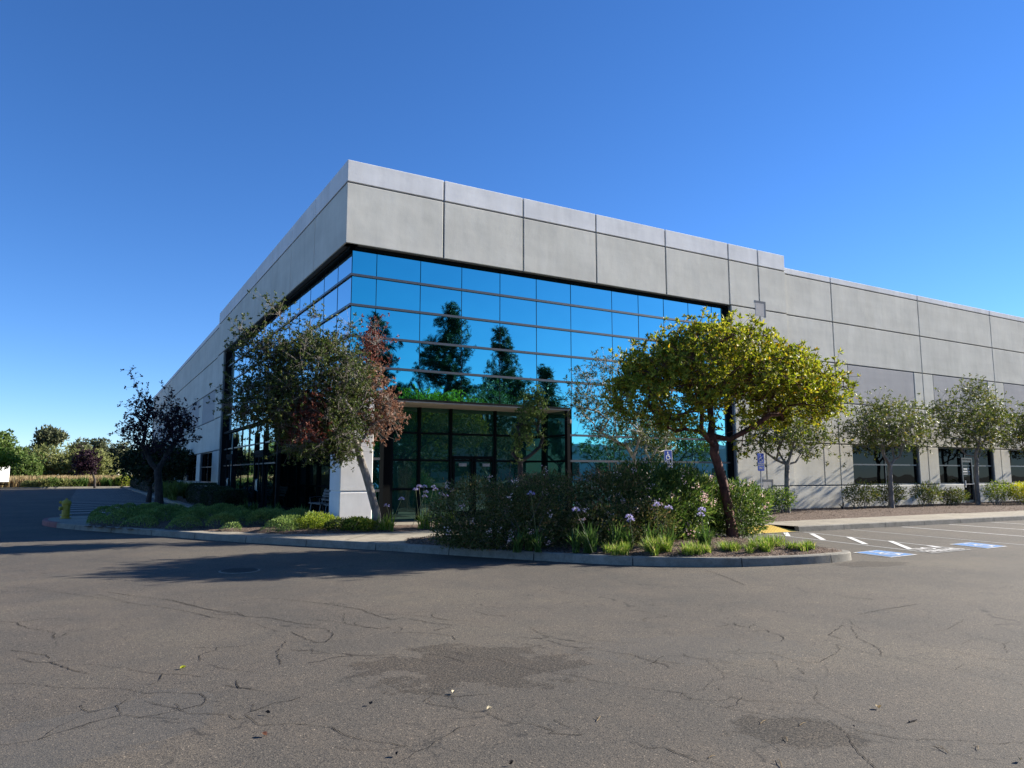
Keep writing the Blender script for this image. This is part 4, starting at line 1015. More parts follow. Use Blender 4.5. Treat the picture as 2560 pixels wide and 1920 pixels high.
# ------------------------------------------------------------ background beyond the field
def bg_tree(name, label, x, y, ells, mat, bark, seed, L=.55, W=.26, rt=.25, nclu=9, clu=.5, nl=6, group='trees beyond the dry field', zt=1.5, lo=.55):
    return tree(name, label, 'tree', (x,y,0), [(x,y,0),(x,y,zt*.6),(x,y,zt)], [(x+a,y+b,c,d,e,f,n) for a,b,c,d,e,f,n in ells], rt, bark, mat, seed, group,
                nclu=nclu, clu=clu, nl=nl, L=L, W=W, r_tip=.02, twig=False, step=.8, jit=.08, lo=lo)
bg_tree('willow_tree', 'broad olive dome-shaped willow, widest tree behind the dry grass', -4.3, 128, [(0,0,3.0,4.2,3.2,2.3,150),(2.8,0,2.7,2.8,2.6,2.1,80)], M['lf_olive'], M['bk_grey'], 41, L=.5, W=.14)
bg_tree('willow_tree', 'olive rounded shrubby tree right of the widest willow', 1.0, 126, [(0,0,2.6,3.4,2.6,2.1,110)], M['lf_olive'], M['bk_grey'], 42, L=.5, W=.14)
bg_tree('tall_tree', 'mid-green tree at the left edge rising behind the trailer', -10.6, 122, [(0,0,4.0,2.4,2.5,3.2,90),(1.8,0,2.6,2.2,2,2.4,60)], M['lf_mid'], M['bk_grey'], 43, L=.5, W=.22)
bg_tree('bushy_tree', 'green bushy tree just right of the white trailer', -7.0, 112, [(0,0,1.9,1.8,1.8,1.8,70)], M['lf_mid'], M['bk_grey'], 44, L=.4, W=.2)
bg_tree('conifer', 'narrow dark conifer between the green tree and the willow', -8.0, 136, [(0,0,2.7,1.1,1.1,2.4,50),(0,0,4.4,.5,.5,.9,14)], M['lf_dark'], M['bk_dark'], 45, L=.5, W=.2)
bg_tree('eucalyptus', 'tall lone eucalyptus with a dark round head above the willow', -6.3, 150, [(0,0,8.0,1.5,1.5,1.2,44),(1.6,0,7.9,1.1,1.2,1.0,26),(-.6,0,6.3,.8,.9,.7,12)], M['lf_euc'], M['bk_pale'], 46, L=.7, W=.3, zt=4.5, lo=.3, clu=.4)
bg_tree('eucalyptus', 'leftmost of the row of thin-crowned eucalyptus near the building', -1.2, 150, [(0,0,5.4,1.6,1.6,1.6,48)], M['lf_euc'], M['bk_pale'], 47, L=.6, W=.25, zt=3.5, lo=.2)
bg_tree('eucalyptus', 'middle eucalyptus of the thin-crowned row near the building', 1.9, 152, [(0,0,5.8,1.4,1.6,1.9,40)], M['lf_euc'], M['bk_pale'], 48, L=.6, W=.25, zt=3.0, lo=.2)
bg_tree('eucalyptus', 'rightmost thin eucalyptus with white trunk near the building', 4.9, 148, [(0,0,5.0,1.5,1.6,1.9,38)], M['lf_euc'], M['bk_pale'], 49, L=.6, W=.22, zt=2.5, lo=.2)
bg_tree('eucalyptus', 'low eucalyptus partly behind the dark evergreen and the wall', 8.4, 150, [(0,0,4.2,1.8,1.8,2.2,44)], M['lf_euc'], M['bk_pale'], 50, L=.6, W=.25, zt=2.5, lo=.2)
for i, (x, y, r, z, mt, sd, lb) in enumerate(((-12.5,140,4,3.0,'lf_mid',51,'green tree mass left behind the trailer'),(-19,118,4,4.5,'lf_mid',52,'large green tree seen only in the mirror glass'),(-26,126,4,5,'lf_olive',53,'olive tree seen only in the mirror glass, left side'),(-34,120,4.5,5,'lf_mid',54,'far green tree seen only in the mirror glass'),(-15,150,4,4,'lf_olive',55,'olive tree far behind the green tree mass'),(12,165,5,4,'lf_olive',56,'olive tree behind the eucalyptus row'),(4,172,5,3.6,'lf_mid',57,'green tree behind the eucalyptus row'))):
    bg_tree('broadleaf_tree', lb, x, y, [(0,0,z*.75,r,r*.8,z*.75,90)], M[mt], M['bk_grey'], sd, L=.6, W=.28)
# yellow-green shrub tree at the left edge in front of the trailer
tree('island_tree', 'yellow-green low tree cut by the left edge in front of the white trailer', 'tree', (-8.2,86,0), [(-8.3,86,0),(-8.1,86,1.0),(-8.0,86,1.8)],
     [(-8.0,86,3.0,2.0,1.6,.75,70),(-6.7,86,2.75,1.0,.9,.35,22)], .12, M['bk_dark'], M['lf_lime'], 60, nclu=6, clu=.25, nl=6, L=.28, W=.13, r_tip=.012, twig=False)

def blades(C, rng, nb, H, W, spread=.5, segs=3, droop=.5):
    """strap leaves arching out from centres C -> quads"""
    n = len(C)*nb; B0 = np.repeat(np.asarray(C, float), nb, axis=0); B0 = B0 + np.c_[rng.normal(0,.03,(n,2)), np.zeros(n)]
    a = rng.uniform(0,2*np.pi,n); dirh = np.c_[np.cos(a), np.sin(a), np.zeros(n)]
    out = rng.uniform(.15,1,n)[:,None]*spread; h = (rng.uniform(.6,1.1,n)*H)[:,None]
    side = np.c_[-np.sin(a), np.cos(a), np.zeros(n)]*W/2
    up = np.array([0,0,1.0]); Q = []
    def pt(t): return B0 + dirh*(out*h*(t**1.3)) + up*(h*(t*(1+droop*.4) - droop*(t**2.4)*out/spread))
    for k in range(segs):
        t0, t1 = k/segs, (k+1)/segs; w0 = (1-t0**3)*1.0; w1 = max(.08, 1-t1**3)
        p, q = pt(t0), pt(t1)
        Q.append(np.stack([p-side*w0, p+side*w0, q+side*w1, q-side*w1], axis=1))
    return np.concatenate(Q)
# field grass: straw masses and the spiky strip behind the far kerb
rngf = np.random.default_rng(70)
def field_strip(name, label, x0, x1, yfun, dep, n, H, W, mat, seed, droop=.3):
    rng = np.random.default_rng(seed); x = rng.uniform(x0,x1,n); y = yfun(x) + rng.uniform(0,dep,n)
    keep = np.sin(x*1.3+y*.4)+np.sin(x*.5-y*.9)+rng.normal(0,.8,n) > -.9; x = x[keep]; y = y[keep]; n = len(x)
    k = rng.normal(0,1,n)
    q = blades(np.c_[x,y,np.zeros(n)], rng, 7, H, W, .35, 2, droop)
    return tag(quads_obj(name, q, mat), label, 'grass', kind='stuff')
fy = lambda x: 99.2+.24*(x+6.5)*(x < 0) + (x >= 0)*1.6
field_strip('straw_grass', 'tall straw-coloured dry grass covering the field', -20, 10, lambda x: fy(x)+2.2, 22, 15000, 1.35, .13, M['lf_straw'], 71)
field_strip('green_field_grass', 'yellow-green grass patches at the back of the field', -12, 12, lambda x: fy(x)+14, 12, 3500, 1.3, .12, M['lf_olive'], 72)
def bush(name, label, cat, ells, mat, seed, n, L, W, up=.4, out=.8, group=None, stems=10, stem_mat=None, flowers=None, lo=.55, base=None, shell=None, zfloor=.17):
    """leafy shrub: leaves pointing outward through the outer volume of overlapping ellipsoids"""
    rng = np.random.default_rng(seed)
    cx = np.mean([e[0] for e in ells]); cy = np.mean([e[1] for e in ells])
    root = empty(name, (float(cx), float(cy), zfloor), label, cat, group)
    vol = np.array([e[3]*e[4]*e[5] for e in ells])**.8; vol = vol/vol.sum(); P = []; D = []
    for E, v in zip(ells, vol):
        k = int(n*v); d = unit(rng.normal(size=(k,3))); u = lo + (1-lo)*rng.random(k)**.6
        # clump the surface so it does not read as a smooth ball
        lump = 1 + .13*np.sin(d[:,0]*7+seed)*np.sin(d[:,1]*6+seed*2)*np.sin(d[:,2]*8+1) + .06*np.sin(d[:,0]*17+d[:,2]*13+seed)
        p = np.array(E[:3]) + d*np.array(E[3:6])*(u*lump)[:,None]
        P.append(p); D.append(d*out + rng.normal(0,.55,(k,3)) + np.array([0,0,up]))
    P = np.concatenate(P); D = np.concatenate(D); ok = P[:,2] > zfloor+.02; P = P[ok]; D = D[ok]
    quads_obj('foliage', leaf_quads(P, D, L*rng.uniform(.65,1.25,len(P)), W*rng.uniform(.8,1.2,len(P)), rng), mat, root)
    mb = MB()
    for i in range(stems):
        E = ells[rng.integers(len(ells))]; d = unit(rng.normal(size=3)); d[2] = abs(d[2])
        t = np.array(E[:3]) + d*np.array(E[3:6])*.85; b0 = np.array([E[0]+rng.normal(0,.12*E[3]), E[1]+rng.normal(0,.12*E[4]), zfloor])
        m = (b0+t)/2 + rng.normal(0,.05,3); mb.tube([b0,m,t],[.014,.010,.004],4,0,cap=False)
    mb.build('stem', stem_mat or M['bk_grey'], root, smooth=True)
    if flowers:
        nf, fm, fs, top = flowers; P = []
        while len(P) < nf:
            E = ells[rng.integers(len(ells))]; d = unit(rng.normal(size=3)); d[2] = abs(d[2])*top + d[2]*(1-top)
            d[1] = -abs(d[1]) if rng.random() < .6 else d[1]
            p = np.array(E[:3])+d*np.array(E[3:6])*1.03
            if p[2] > zfloor+.15: P.append(p)
        C = np.array(P); Q = np.repeat(C, 14, axis=0) + rng.normal(0, fs, (len(C)*14,3)); Dq = rng.normal(size=Q.shape)
        quads_obj('blossom', leaf_quads(Q, Dq, .035, .03, rng), fm, root)
    return root
# spiky shrubs in the strip behind the far kerb
i = 0
for x, r, h, mt, lb in ((-5.6,.7,.8,'lf_olive','olive clump at the foot of the trailer'),(-4.4,.8,1.1,'lf_olive','olive shrub second from the trailer at the far kerb'),(-3.3,.8,1.2,'lf_mid','green shrub third from the trailer at the far kerb'),(-2.2,.9,1.1,'lf_olive','olive shrub in the middle of the far kerb strip'),(-1.0,.8,1.0,'lf_mid','green shrub left of the spiky grasses'),(4.2,1.2,1.5,'lf_lime','bright yellow-green bush right of the small dark tree')):
    i += 1; y = float(fy(np.array([x]))[0])+1.3
    bush('far_shrub', lb, 'shrub', [(x,y,h*.45,r,.8,h*.5),(x+.5,y,h*.4,r*.6,.6,h*.45)], M[mt], 200+i, 900, .26, .10, stems=4, group='shrubs behind the far kerb', zfloor=0)
for x, lb in ((-.1,'spiky dark strap-leaved plant left of the small dark tree'),(2.0,'spiky dark strap-leaved plant right of the small dark tree'),(3.2,'spiky strap-leaved plant nearest the shaded hedge')):
    y = float(fy(np.array([x]))[0])+1.0; rng = np.random.default_rng(int(300+x*10))
    e = empty('spiky_plant', (x,y,0), lb, 'plant', 'spiky plants behind the far kerb')
    quads_obj('leaf_blades', blades(np.tile([[x,y,0.]],(6,1))+rng.normal(0,.25,(6,3))*[1,1,0], rng, 26, 1.3, .10, .55, 3, .35), M['lf_strap_dark'], e)

# ------------------------------------------------------------ island shrubs
OL = 'oleander bushes filling the island bed'
bush('dark_shrub', 'dark shrub overhanging the walk at the left end of the island, pale flowers on top', 'shrub', [(6.9,13.3,.80,1.0,.95,.78),(7.6,12.7,.74,.85,.9,.72),(6.6,13.0,.40,.75,.8,.38),(7.3,12.7,.32,1.1,.9,.3),(7.4,13.5,.35,1.1,.7,.35)], M['lf_shrub'], 81, 24000, .065, .024, .3, .7, stems=40, flowers=(26,M['pink'],.035,.9))
bush('dark_shrub', 'dark shrub with reddish tips in the left middle of the island bed', 'shrub', [(8.4,12.9,.86,.95,.9,.82),(8.9,11.9,.55,.8,.8,.5),(8.6,12.2,.3,1.1,.9,.3),(8.5,13.4,.4,1.1,.8,.4)], M['lf_shrub'], 82, 22000, .065, .024, .3, .7, stems=30, flowers=(16,M['pink'],.035,.8))
bush('dark_shrub', 'dark shrub in the centre of the island bed left of the tallest oleander', 'shrub', [(9.9,12.7,.88,.95,.9,.86),(9.8,11.7,.6,.8,.7,.5),(9.8,12.3,.3,1.1,.9,.3),(9.9,13.4,.4,1.1,.8,.4)], M['lf_shrub'], 83, 20000, .075, .024, .3, .7, stems=25, flowers=(14,M['pink'],.035,.8))
bush('oleander', 'tall oleander with pale pink flowers left of the red trunk', 'shrub', [(11.0,12.9,1.0,.95,.9,.92),(11.5,12.3,.9,.7,.75,.82),(10.6,12.2,.75,.6,.7,.6),(11.1,12.3,.3,1.0,.9,.3)], M['lf_oleander'], 84, 15000, .125, .026, .5, .9, stems=25, flowers=(46,M['pink'],.04,1), group=OL)
bush('oleander', 'oleander behind the red trunk, dense and flowering on top', 'shrub', [(12.4,13.3,.95,.95,.8,.88),(13.0,13.2,.85,.7,.7,.72),(12.6,13.2,.35,1.0,.8,.35)], M['lf_oleander'], 85, 13000, .125, .026, .5, .9, stems=20, flowers=(34,M['pink'],.04,1), group=OL)
bush('oleander', 'oleander right of the red trunk leaning over the stall', 'shrub', [(13.35,12.3,.78,.62,.75,.66),(13.7,12.9,.62,.5,.6,.5)], M['lf_oleander'], 86, 5200, .125, .026, .5, .9, stems=16, flowers=(16,M['pink'],.04,.8), group=OL)
def sprigs(label, C, seed, n=60, H=.5):
    """arching reddish-brown dry shoots standing above the shrubs"""
    rng = np.random.default_rng(seed); e = empty('heavenly_bamboo', (C[0],C[1],.17), label, 'shrub', 'reddish bushes behind the island shrubs')
    mb = MB(); P = []; D = []
    for k in range(n):
        a = rng.uniform(0,2*math.pi); r = rng.uniform(.1,1)
        b0 = np.array([C[0]+rng.normal(0,C[3]*.25), C[1]+rng.normal(0,C[3]*.2), .17]); h = C[2]*rng.uniform(.75,1.0)
        t = b0 + np.array([math.cos(a)*r*C[3]*.6, math.sin(a)*r*C[3]*.5, h]); m = (b0+t)/2 + np.array([0,0,.12])
        tip = t + np.array([math.cos(a)*.14*r, math.sin(a)*.14*r, -.02])
        mb.tube([b0,m,t,tip],[.008,.006,.004,.002],3,0,cap=False)
        for q in range(12):
            f = rng.uniform(.0,1)**.6; p = m*(1-f)+t*f + rng.normal(0,.05,3); P.append(p); D.append(rng.normal(size=3)+[math.cos(a)*.6,math.sin(a)*.6,.3])
    mb.build('stem', M['lf_sprig'], e); P = np.array(P); quads_obj('foliage', leaf_quads(P, np.array(D), .05, .017, rng), M['lf_sprig'], e)
sprigs('reddish wiry bush in front of the entry doors', (8.6,14.0,1.5,.9), 90, 90)
sprigs('reddish wiry bush at the foot of the slender tree', (10.4,14.1,1.6,.9), 91, 90)
sprigs('reddish wiry bush in front of the recess corner', (11.7,14.4,1.75,.8), 92, 70)

# long bare shoots standing over the left dark shrub
e = empty('dry_shoots', (8.0,14.2,.17), 'thin bare shoots rising above the dark shrubs before the entry doors', 'dry stems')
mb = MB(); rr = random.Random(5)
for k in range(16):
    x = 7.2+rr.random()*3.4; y = 13.6+rr.random()*.9; h = 1.35+rr.random()*.55; dx = rr.uniform(-.45,.15)
    mb.tube([(x,y,.3),(x+dx*.4,y,h*.6),(x+dx*.9,y,h*.92),(x+dx*1.2,y,h)],[.006,.005,.004,.002],4,0,cap=False)
mb.build('stem', M['lf_sprig'], e)

# ------------------------------------------------------------ strap-leaved clumps and agapanthus
def clump(name, label, x, y, H, W, nb, mat, seed, group, scapes=0, sh=.8, cat='plant', z=Z+.03, spread=.6, ncen=5, rad=.12, flower='lilac'):
    rng = np.random.default_rng(seed); e = empty(name, (x,y,z), label, cat, group)
    C = np.c_[x+rng.normal(0,rad,ncen), y+rng.normal(0,rad,ncen), np.full(ncen, z-.02)]
    C[:,0] = np.clip(C[:,0], x-.55, x+.55)
    quads_obj('leaf_blades', blades(C, rng, nb, H, W, spread, 4, .55), mat, e)
    if scapes:
        mb = MB(); P = []
        for k in range(scapes):
            a = rng.uniform(0,6.28); r = rng.uniform(.05,.35); t = np.array([x+math.cos(a)*r, y+math.sin(a)*r, z+sh*rng.uniform(.8,1.1)])
            b0 = np.array([x+rng.normal(0,.08), y+rng.normal(0,.08), z]); mb.tube([b0,(b0+t)/2+[0,0,.03],t],[.006,.005,.004],5,0,cap=False); P.append(t)
        mb.build('flower_stalk', M['scape'], e, smooth=True)
        for t in P:
            n = 46; d = unit(rng.normal(size=(n,3))); d[:,2] = np.abs(d[:,2])*.8-.15
            q1 = leaf_quads(np.tile(t,(n,1)), d, .05, .004, rng)
            q2 = leaf_quads(t+d*.05, d+rng.normal(0,.3,(n,3)), .042, .018, rng)
            quads_obj('flower_head', q2, M[flower], e); 
            quads_obj('flower_stalk', q1, M['scape'], e)
    return e
LG = 'bright green grassy clumps along the island kerb'
lily = [(8.55,10.75,.26,'leftmost grassy clump under the oleander, partly straw-coloured'),(9.1,10.25,.40,'tallest bright green grassy clump, near the middle of the island kerb'),(9.7,9.95,.28,'yellowish grassy clump right of the tallest one'),
        (10.35,9.75,.27,'grassy clump with straw tips left of the trunk foot'),(10.95,9.62,.30,'grassy clump at the trunk foot by the kerb'),(11.55,9.75,.36,'bright green grassy clump right of the trunk foot'),(11.75,9.35,.24,'rightmost grassy clump, next to the bare mulch tip')]
for k, (x, y, h, lb) in enumerate(lily): clump('daylily_clump', lb, x, y, h*.82, .012, 60, M['lf_grass'], 400+k, LG, spread=1.2, ncen=7, rad=.14)
AG = 'lilac agapanthus plants'
aga = [(6.85,17.95,.42,2,.75,'lf_grass','agapanthus at the foot of the pillar tree with two lilac flower heads'),(7.75,18.0,.5,6,1.0,'lf_grass','leftmost agapanthus of the pair beside the walk, several lilac heads'),
       (8.25,17.85,.5,5,1.0,'lf_grass','agapanthus of the pair nearest the dark shrubs'),
       (8.05,11.0,.5,1,.75,'lf_strap_dark','agapanthus in the shade at the kerb with one pale lilac head'),(8.9,11.05,.5,2,.6,'lf_strap_dark','agapanthus under the left oleander with a drooping head'),
       (9.55,10.9,.5,2,.85,'lf_strap_dark','agapanthus left of the red trunk with tall lilac heads'),(10.5,10.6,.4,2,.7,'lf_strap_dark','agapanthus close to the red trunk'),(7.3,11.9,.45,1,1.0,'lf_strap_dark','agapanthus at the left kerb in deep shade')]
for k, (x, y, h, sc, sh, mt, lb) in enumerate(aga): clump('agapanthus', lb, x, y, h, .028, 22, M[mt], 420+k, AG, sc, sh, spread=.85, ncen=4)
for k, (x, y, lb) in enumerate(((5.6,22.0,'dark strap-leaved clump at the edge of the shaded lobby'),(5.3,24.4,'dark strap-leaved clump before the shaded glass doors'),(5.0,26.5,'dark strap-leaved clump farthest from the pillar'))):
    clump('strap_plant', lb, x, y, .5, .03, 26, M['lf_strap_dark'], 440+k, 'shaded strap-leaved clumps by the lobby')

# ------------------------------------------------------------ low juniper carpet and clipped hedges
def carpet(poly, n, seed, name, mat, label, amp=.16, base=.16, L=.085, W=.03):
    rng = np.random.default_rng(seed); P = np.array(poly); p = rng.uniform(P.min(0), P.max(0), (n*4,2)); p = p[inside(p[:,0],p[:,1],poly)][:n]
    dd = np.full(len(p), 1e9)
    for i in range(len(P)):
        a = P[i]; b = P[(i+1)%len(P)]; ab = b-a; LL = max((ab**2).sum(),1e-9)
        t = np.clip(((p[:,0]-a[0])*ab[0]+(p[:,1]-a[1])*ab[1])/LL,0,1); dd = np.minimum(dd, np.hypot(p[:,0]-a[0]-t*ab[0], p[:,1]-a[1]-t*ab[1]))
    K = rng.uniform(P.min(0)-.5, P.max(0)+.5, (max(30,int(1.7*np.prod(P.max(0)-P.min(0)))),2)); rr = rng.uniform(.3,.58,len(K)); hh = rng.uniform(.6,1,len(K))
    h = np.zeros(len(p)); gx = np.zeros(len(p)); gy = np.zeros(len(p))
    for k, r, a in zip(K, rr, hh):
        d2 = ((p-k)**2).sum(1)/r**2; b = np.where(d2 < 1, a*np.clip(1-d2,0,1)**.4, 0); up = b > h
        h = np.where(up, b, h); gx = np.where(up, (p[:,0]-k[0])/r, gx); gy = np.where(up, (p[:,1]-k[1])/r, gy)
    ok = h > .12; p, h, gx, gy, dd = p[ok], h[ok], gx[ok], gy[ok], dd[ok]
    edge = np.clip(dd/.25,0,1)**.5; z = Z + (base+amp*h)*edge*rng.uniform(.86,1.03,len(p))
    D = np.c_[gx*.9, gy*.9, np.full(len(p),.7)] + rng.normal(0,.35,(len(p),3))
    q = leaf_quads(np.c_[p,z], D, L*rng.uniform(.6,1.3,len(p)), W, rng)
    o = quads_obj(name, q, mat); return tag(o, label, 'ground cover', kind='stuff')
JP = [(.12,24.6),(.95,23.05),(1.85,21.7),(3.45,19.68),(4.2,18.6),(5.5,19.3),(5.9,21.4),(5.2,23.4),(4.7,27.6),(3.9,29.4),(.35,29.5),(.15,28)]
carpet(JP, 95000, 500, 'juniper_carpet', M['lf_juniper'], 'billowing low juniper carpet between the curved walk and the shaded lobby', .46, .0, .062, .020)
for k, (x, y, r, h, mt, lb) in enumerate(((5.1,19.2,.42,.34,'lf_lime','leftmost sunlit lime mound beside the shaded juniper'),(5.45,19.6,.45,.42,'lf_lime','taller lime mound behind the leftmost sunlit one'),(5.75,18.55,.45,.30,'lf_green','olive green mound in front of the pillar'),(6.1,18.25,.4,.34,'lf_lime','sunlit lime mound at the walk before the pillar'),(6.25,18.95,.4,.3,'lf_yard','grey-green mound at the foot of the pillar'))):
    bush('low_shrub', lb, 'shrub', [(x,y,Z+h*.4,r,r*.9,h*.62),(x+.3,y-.05,Z+h*.3,r*.7,r*.7,h*.5)], M[mt], 520+k, 2600, .06, .022, .5, .8, 'lime and olive mounds by the pillar', stems=4, lo=.7)
def hedge(label, x0, x1, y0, y1, h, seed, mat='lf_dark', n=5000, group='clipped hedges along the shaded wall'):
    rng = np.random.default_rng(seed); e = empty('clipped_hedge', ((x0+x1)/2,(y0+y1)/2,Z), label, 'hedge', group)
    k = n; f = rng.random(k); P = np.zeros((k,3)); Nn = np.zeros((k,3)); u = rng.random(k); v = rng.random(k)
    top = f < .35; fr = (f >= .35) & (f < .7); sd = f >= .7
    P[:,0] = x0+(x1-x0)*u; P[:,1] = y0+(y1-y0)*v; P[:,2] = Z+h
    P[fr,1] = y0; P[fr,2] = Z+h*v[fr]; side = rng.random(k) < .7
    P[sd,0] = np.where(side[sd], x0, x1); P[sd,2] = Z+h*u[sd]
    Nn[top] = (0,0,1); Nn[fr] = (0,-1,0); Nn[sd,0] = np.where(side[sd],-1,1)
    c = np.array([(x0+x1)/2,(y0+y1)/2,Z+h*.45]); rel = (P-c)/np.array([(x1-x0)/2,(y1-y0)/2,h*.55]); m = np.linalg.norm(rel,axis=1,keepdims=True)
    P = c + (P-c)*np.clip(1.28/m, .0, 1)*(1+.03*rng.normal(size=(k,1)))
    quads_obj('foliage', leaf_quads(P, Nn+rng.normal(0,.6,(k,3)), .07, .045, rng), M[mat], e)
    mb = MB(); mb.bevbox((x0+.12,y0+.12,Z),(x1-.12,y1-.12,Z+h*.86),.15); mb.build('inner_twigs', M['bk_dark'], e)
hedge('boxy clipped hedge nearest the glass doors', 4.75, 5.85, 31.6, 33.4, .78, 540)
hedge('clipped hedge second from the glass doors', 4.7, 5.8, 34.0, 37.0, .85, 541)
hedge('clipped hedge third from the glass doors', 4.65, 5.8, 37.6, 42.5, .95, 542)
hedge('long dark hedge bulging toward the car park, farthest back', 4.4, 6.0, 58, 96, 1.15, 543, n=14000)
clump('flowering_grass', 'pale flowering strap plants between the two hedge groups', 4.9, 46.5, .9, .05, 60, M['lf_mid'], 545, 'flowering strap plants along the shaded wall', 0, ncen=26, rad=.9)
clump('flowering_grass', 'flowering strap plants farther along the shaded wall', 4.9, 52, .95, .05, 60, M['lf_mid'], 546, 'flowering strap plants along the shaded wall', 0, ncen=30, rad=1.1)

# shrubs with open stems by the long wall
wb = [(19.3,17.2,1.15,.9,'lf_oleander','open leafy shrub at the foot of the second parking sign'),(20.7,17.4,1.1,.8,'lf_oleander','shrub right of the second parking sign, spreading rightwards'),(26.7,18.3,1.25,1.0,'lf_yard','bare-stemmed shrub left of the window tree'),(28.9,18.5,1.2,.9,'lf_yard','shrub just right of the window tree trunk'),
      (31.0,18.2,1.2,.9,'lf_yard','grey-green shrub under the right end of the first window'),(33.0,18.2,.95,.8,'lf_yard','small open shrub left of the glass door'),(35.6,17.6,1.25,1.0,'lf_lime','green shrub in front of the glass door'),(36.6,17.0,1.2,1.1,'lf_yellow','brightest yellow shrub by the long wall'),(39.2,17.6,1.3,1.0,'lf_yard','dull shrub at the right edge under the third window'),(42.2,17.6,1.3,1.0,'lf_yard','dull shrub beyond the right edge')]
for k, (x, y, h, r, mt, lb) in enumerate(wb):
    bush('wall_shrub', lb, 'shrub', [(x,y,h*.72,r*.85,.6,h*.34),(x-.35*r,y,h*.6,r*.5,.45,h*.3),(x+.4*r,y,h*.62,r*.5,.45,h*.3)], M[mt], 600+k, 1500 if mt != 'lf_yellow' else 2300, .10, .036, .4, .8, 'shrubs in the bed along the long wall', stems=16, stem_mat=M['bk_grey'], lo=.35)
# few twigs and rocks on the bed
e = empty('dead_stump', (25.9,18.6,.25), 'small dead forked stump sticking out of the mulch before the long wall', 'stump')
mb = MB(); mb.tube([(25.9,18.6,.2),(25.85,18.6,.36),(25.7,18.6,.44)],[.03,.025,.01],6); mb.tube([(25.9,18.6,.25),(26.0,18.6,.4),(26.02,18.6,.52)],[.025,.02,.01],6); mb.build('stump_wood', M['bk_dark'], e)

# ------------------------------------------------------------ signs, hydrant, benches, trailer, litter
def sign(x, y, label, zt, yaw, weather=False):
    e = empty('parking_sign', (x,y,Z), label, 'sign', 'blue wheelchair parking signs on posts')
    mb = MB(); mb.box((x-.024,y-.012,Z-.05),(x+.024,y+.012,zt-.02)); mb.build('sign_post', M['galv'], e)
    w, h = .155, .57; yy = y-.016
    mb = MB()
    def rr(w2, h2, r, yv, zc):
        pts = []
        for cx, cz, a0 in ((w2-r,h2-r,0),(-w2+r,h2-r,90),(-w2+r,-h2+r,180),(w2-r,-h2+r,270)):
            for k in range(5):
                a = R(a0+k*22.5); pts.append((x+cx+r*math.cos(a), yv, zc+cz+r*math.sin(a)))
        return pts
    zc = zt-h/2; a = rr(w,h/2,.03,yy,zc); bk = rr(w,h/2,.03,yy+.004,zc)
    mb.poly(a[::-1], 0 if not weather else 1); mb.poly(bk, 2)
    for i in range(len(a)): j = (i+1)%len(a); mb.poly([a[i],a[j],bk[j],bk[i]], 0)
    mb.poly(rr(w-.012,h/2-.012,.024,yy-.0015,zc)[::-1], 1)
    wc = M['white'] if not weather else M['line_faded']
    place_flat(mb, wheelchair(), lambda u, v, z: (x-.13+u*.26, yy-.003-z, zt-.30+v*.27), 0 if not weather else 3)
    mb.poly([(x-w+.012,yy-.0028,zt-.405),(x+w-.012,yy-.0028,zt-.405),(x+w-.012,yy-.0028,zt-.315),(x-w+.012,yy-.0028,zt-.315)], 0 if not weather else 3)
    mb.build('sign_panel', [M['white'], M['sign_blue'], M['steel'], M['line_faded']], e)
    text_polys('PARKING', e, 'sign_lettering', M['sign_blue'], lambda u, v: (x+u*.78, yy-.0045, zt-.392+v), .098)
    text_polys('ONLY', e, 'sign_lettering', wc, lambda u, v: (x+u*.8, yy-.0045, zt-.51+v), .10)
    return e
sign(14.75, 16.25, 'clean blue wheelchair parking sign standing above the oleanders, left of the trunk', 2.31, 0)
sign(18.95, 16.5, 'weathered blue wheelchair parking sign right of the trunk before the grey wall', 2.28, 0, True)
# hydrant
hx, hy = -.49, 28.5
e = empty('fire_hydrant', (hx,hy,Z), 'yellow fire hydrant on the kerb nose beside the low juniper', 'fire hydrant')
mb = MB(); mb.lathe([(.16,0),(.16,.03),(.12,.035),(.115,.36),(.125,.40),(.13,.46)], (hx,hy,Z), 20); mb.lathe([(.17,.10),(.17,.13)], (hx,hy,Z), 20); mb.build('barrel', M['hyd'], e, smooth=False)
mb = MB(); mb.lathe([(.135,.46),(.15,.48),(.15,.51),(.12,.57),(.06,.61),(.03,.62),(.03,.66)], (hx,hy,Z), 20); mb.build('bonnet', M['hyd'], e)
for dx, dy, z, r in ((-.17,-.05,.33,.065),(-.15,.05,.53,.05),(.0,-.17,.36,.07)):
    mb = MB(); t = Vector((dx,dy,0)).normalized(); p = Vector((hx,hy,Z+z))
    mb.tube([p+t*.06,p+t*.15],r*.8,12); mb.tube([p+t*.15,p+t*.20],r,10); mb.tube([p+t*.20,p+t*.225],.018,5); mb.build('outlet_cap', M['hyd'], e)
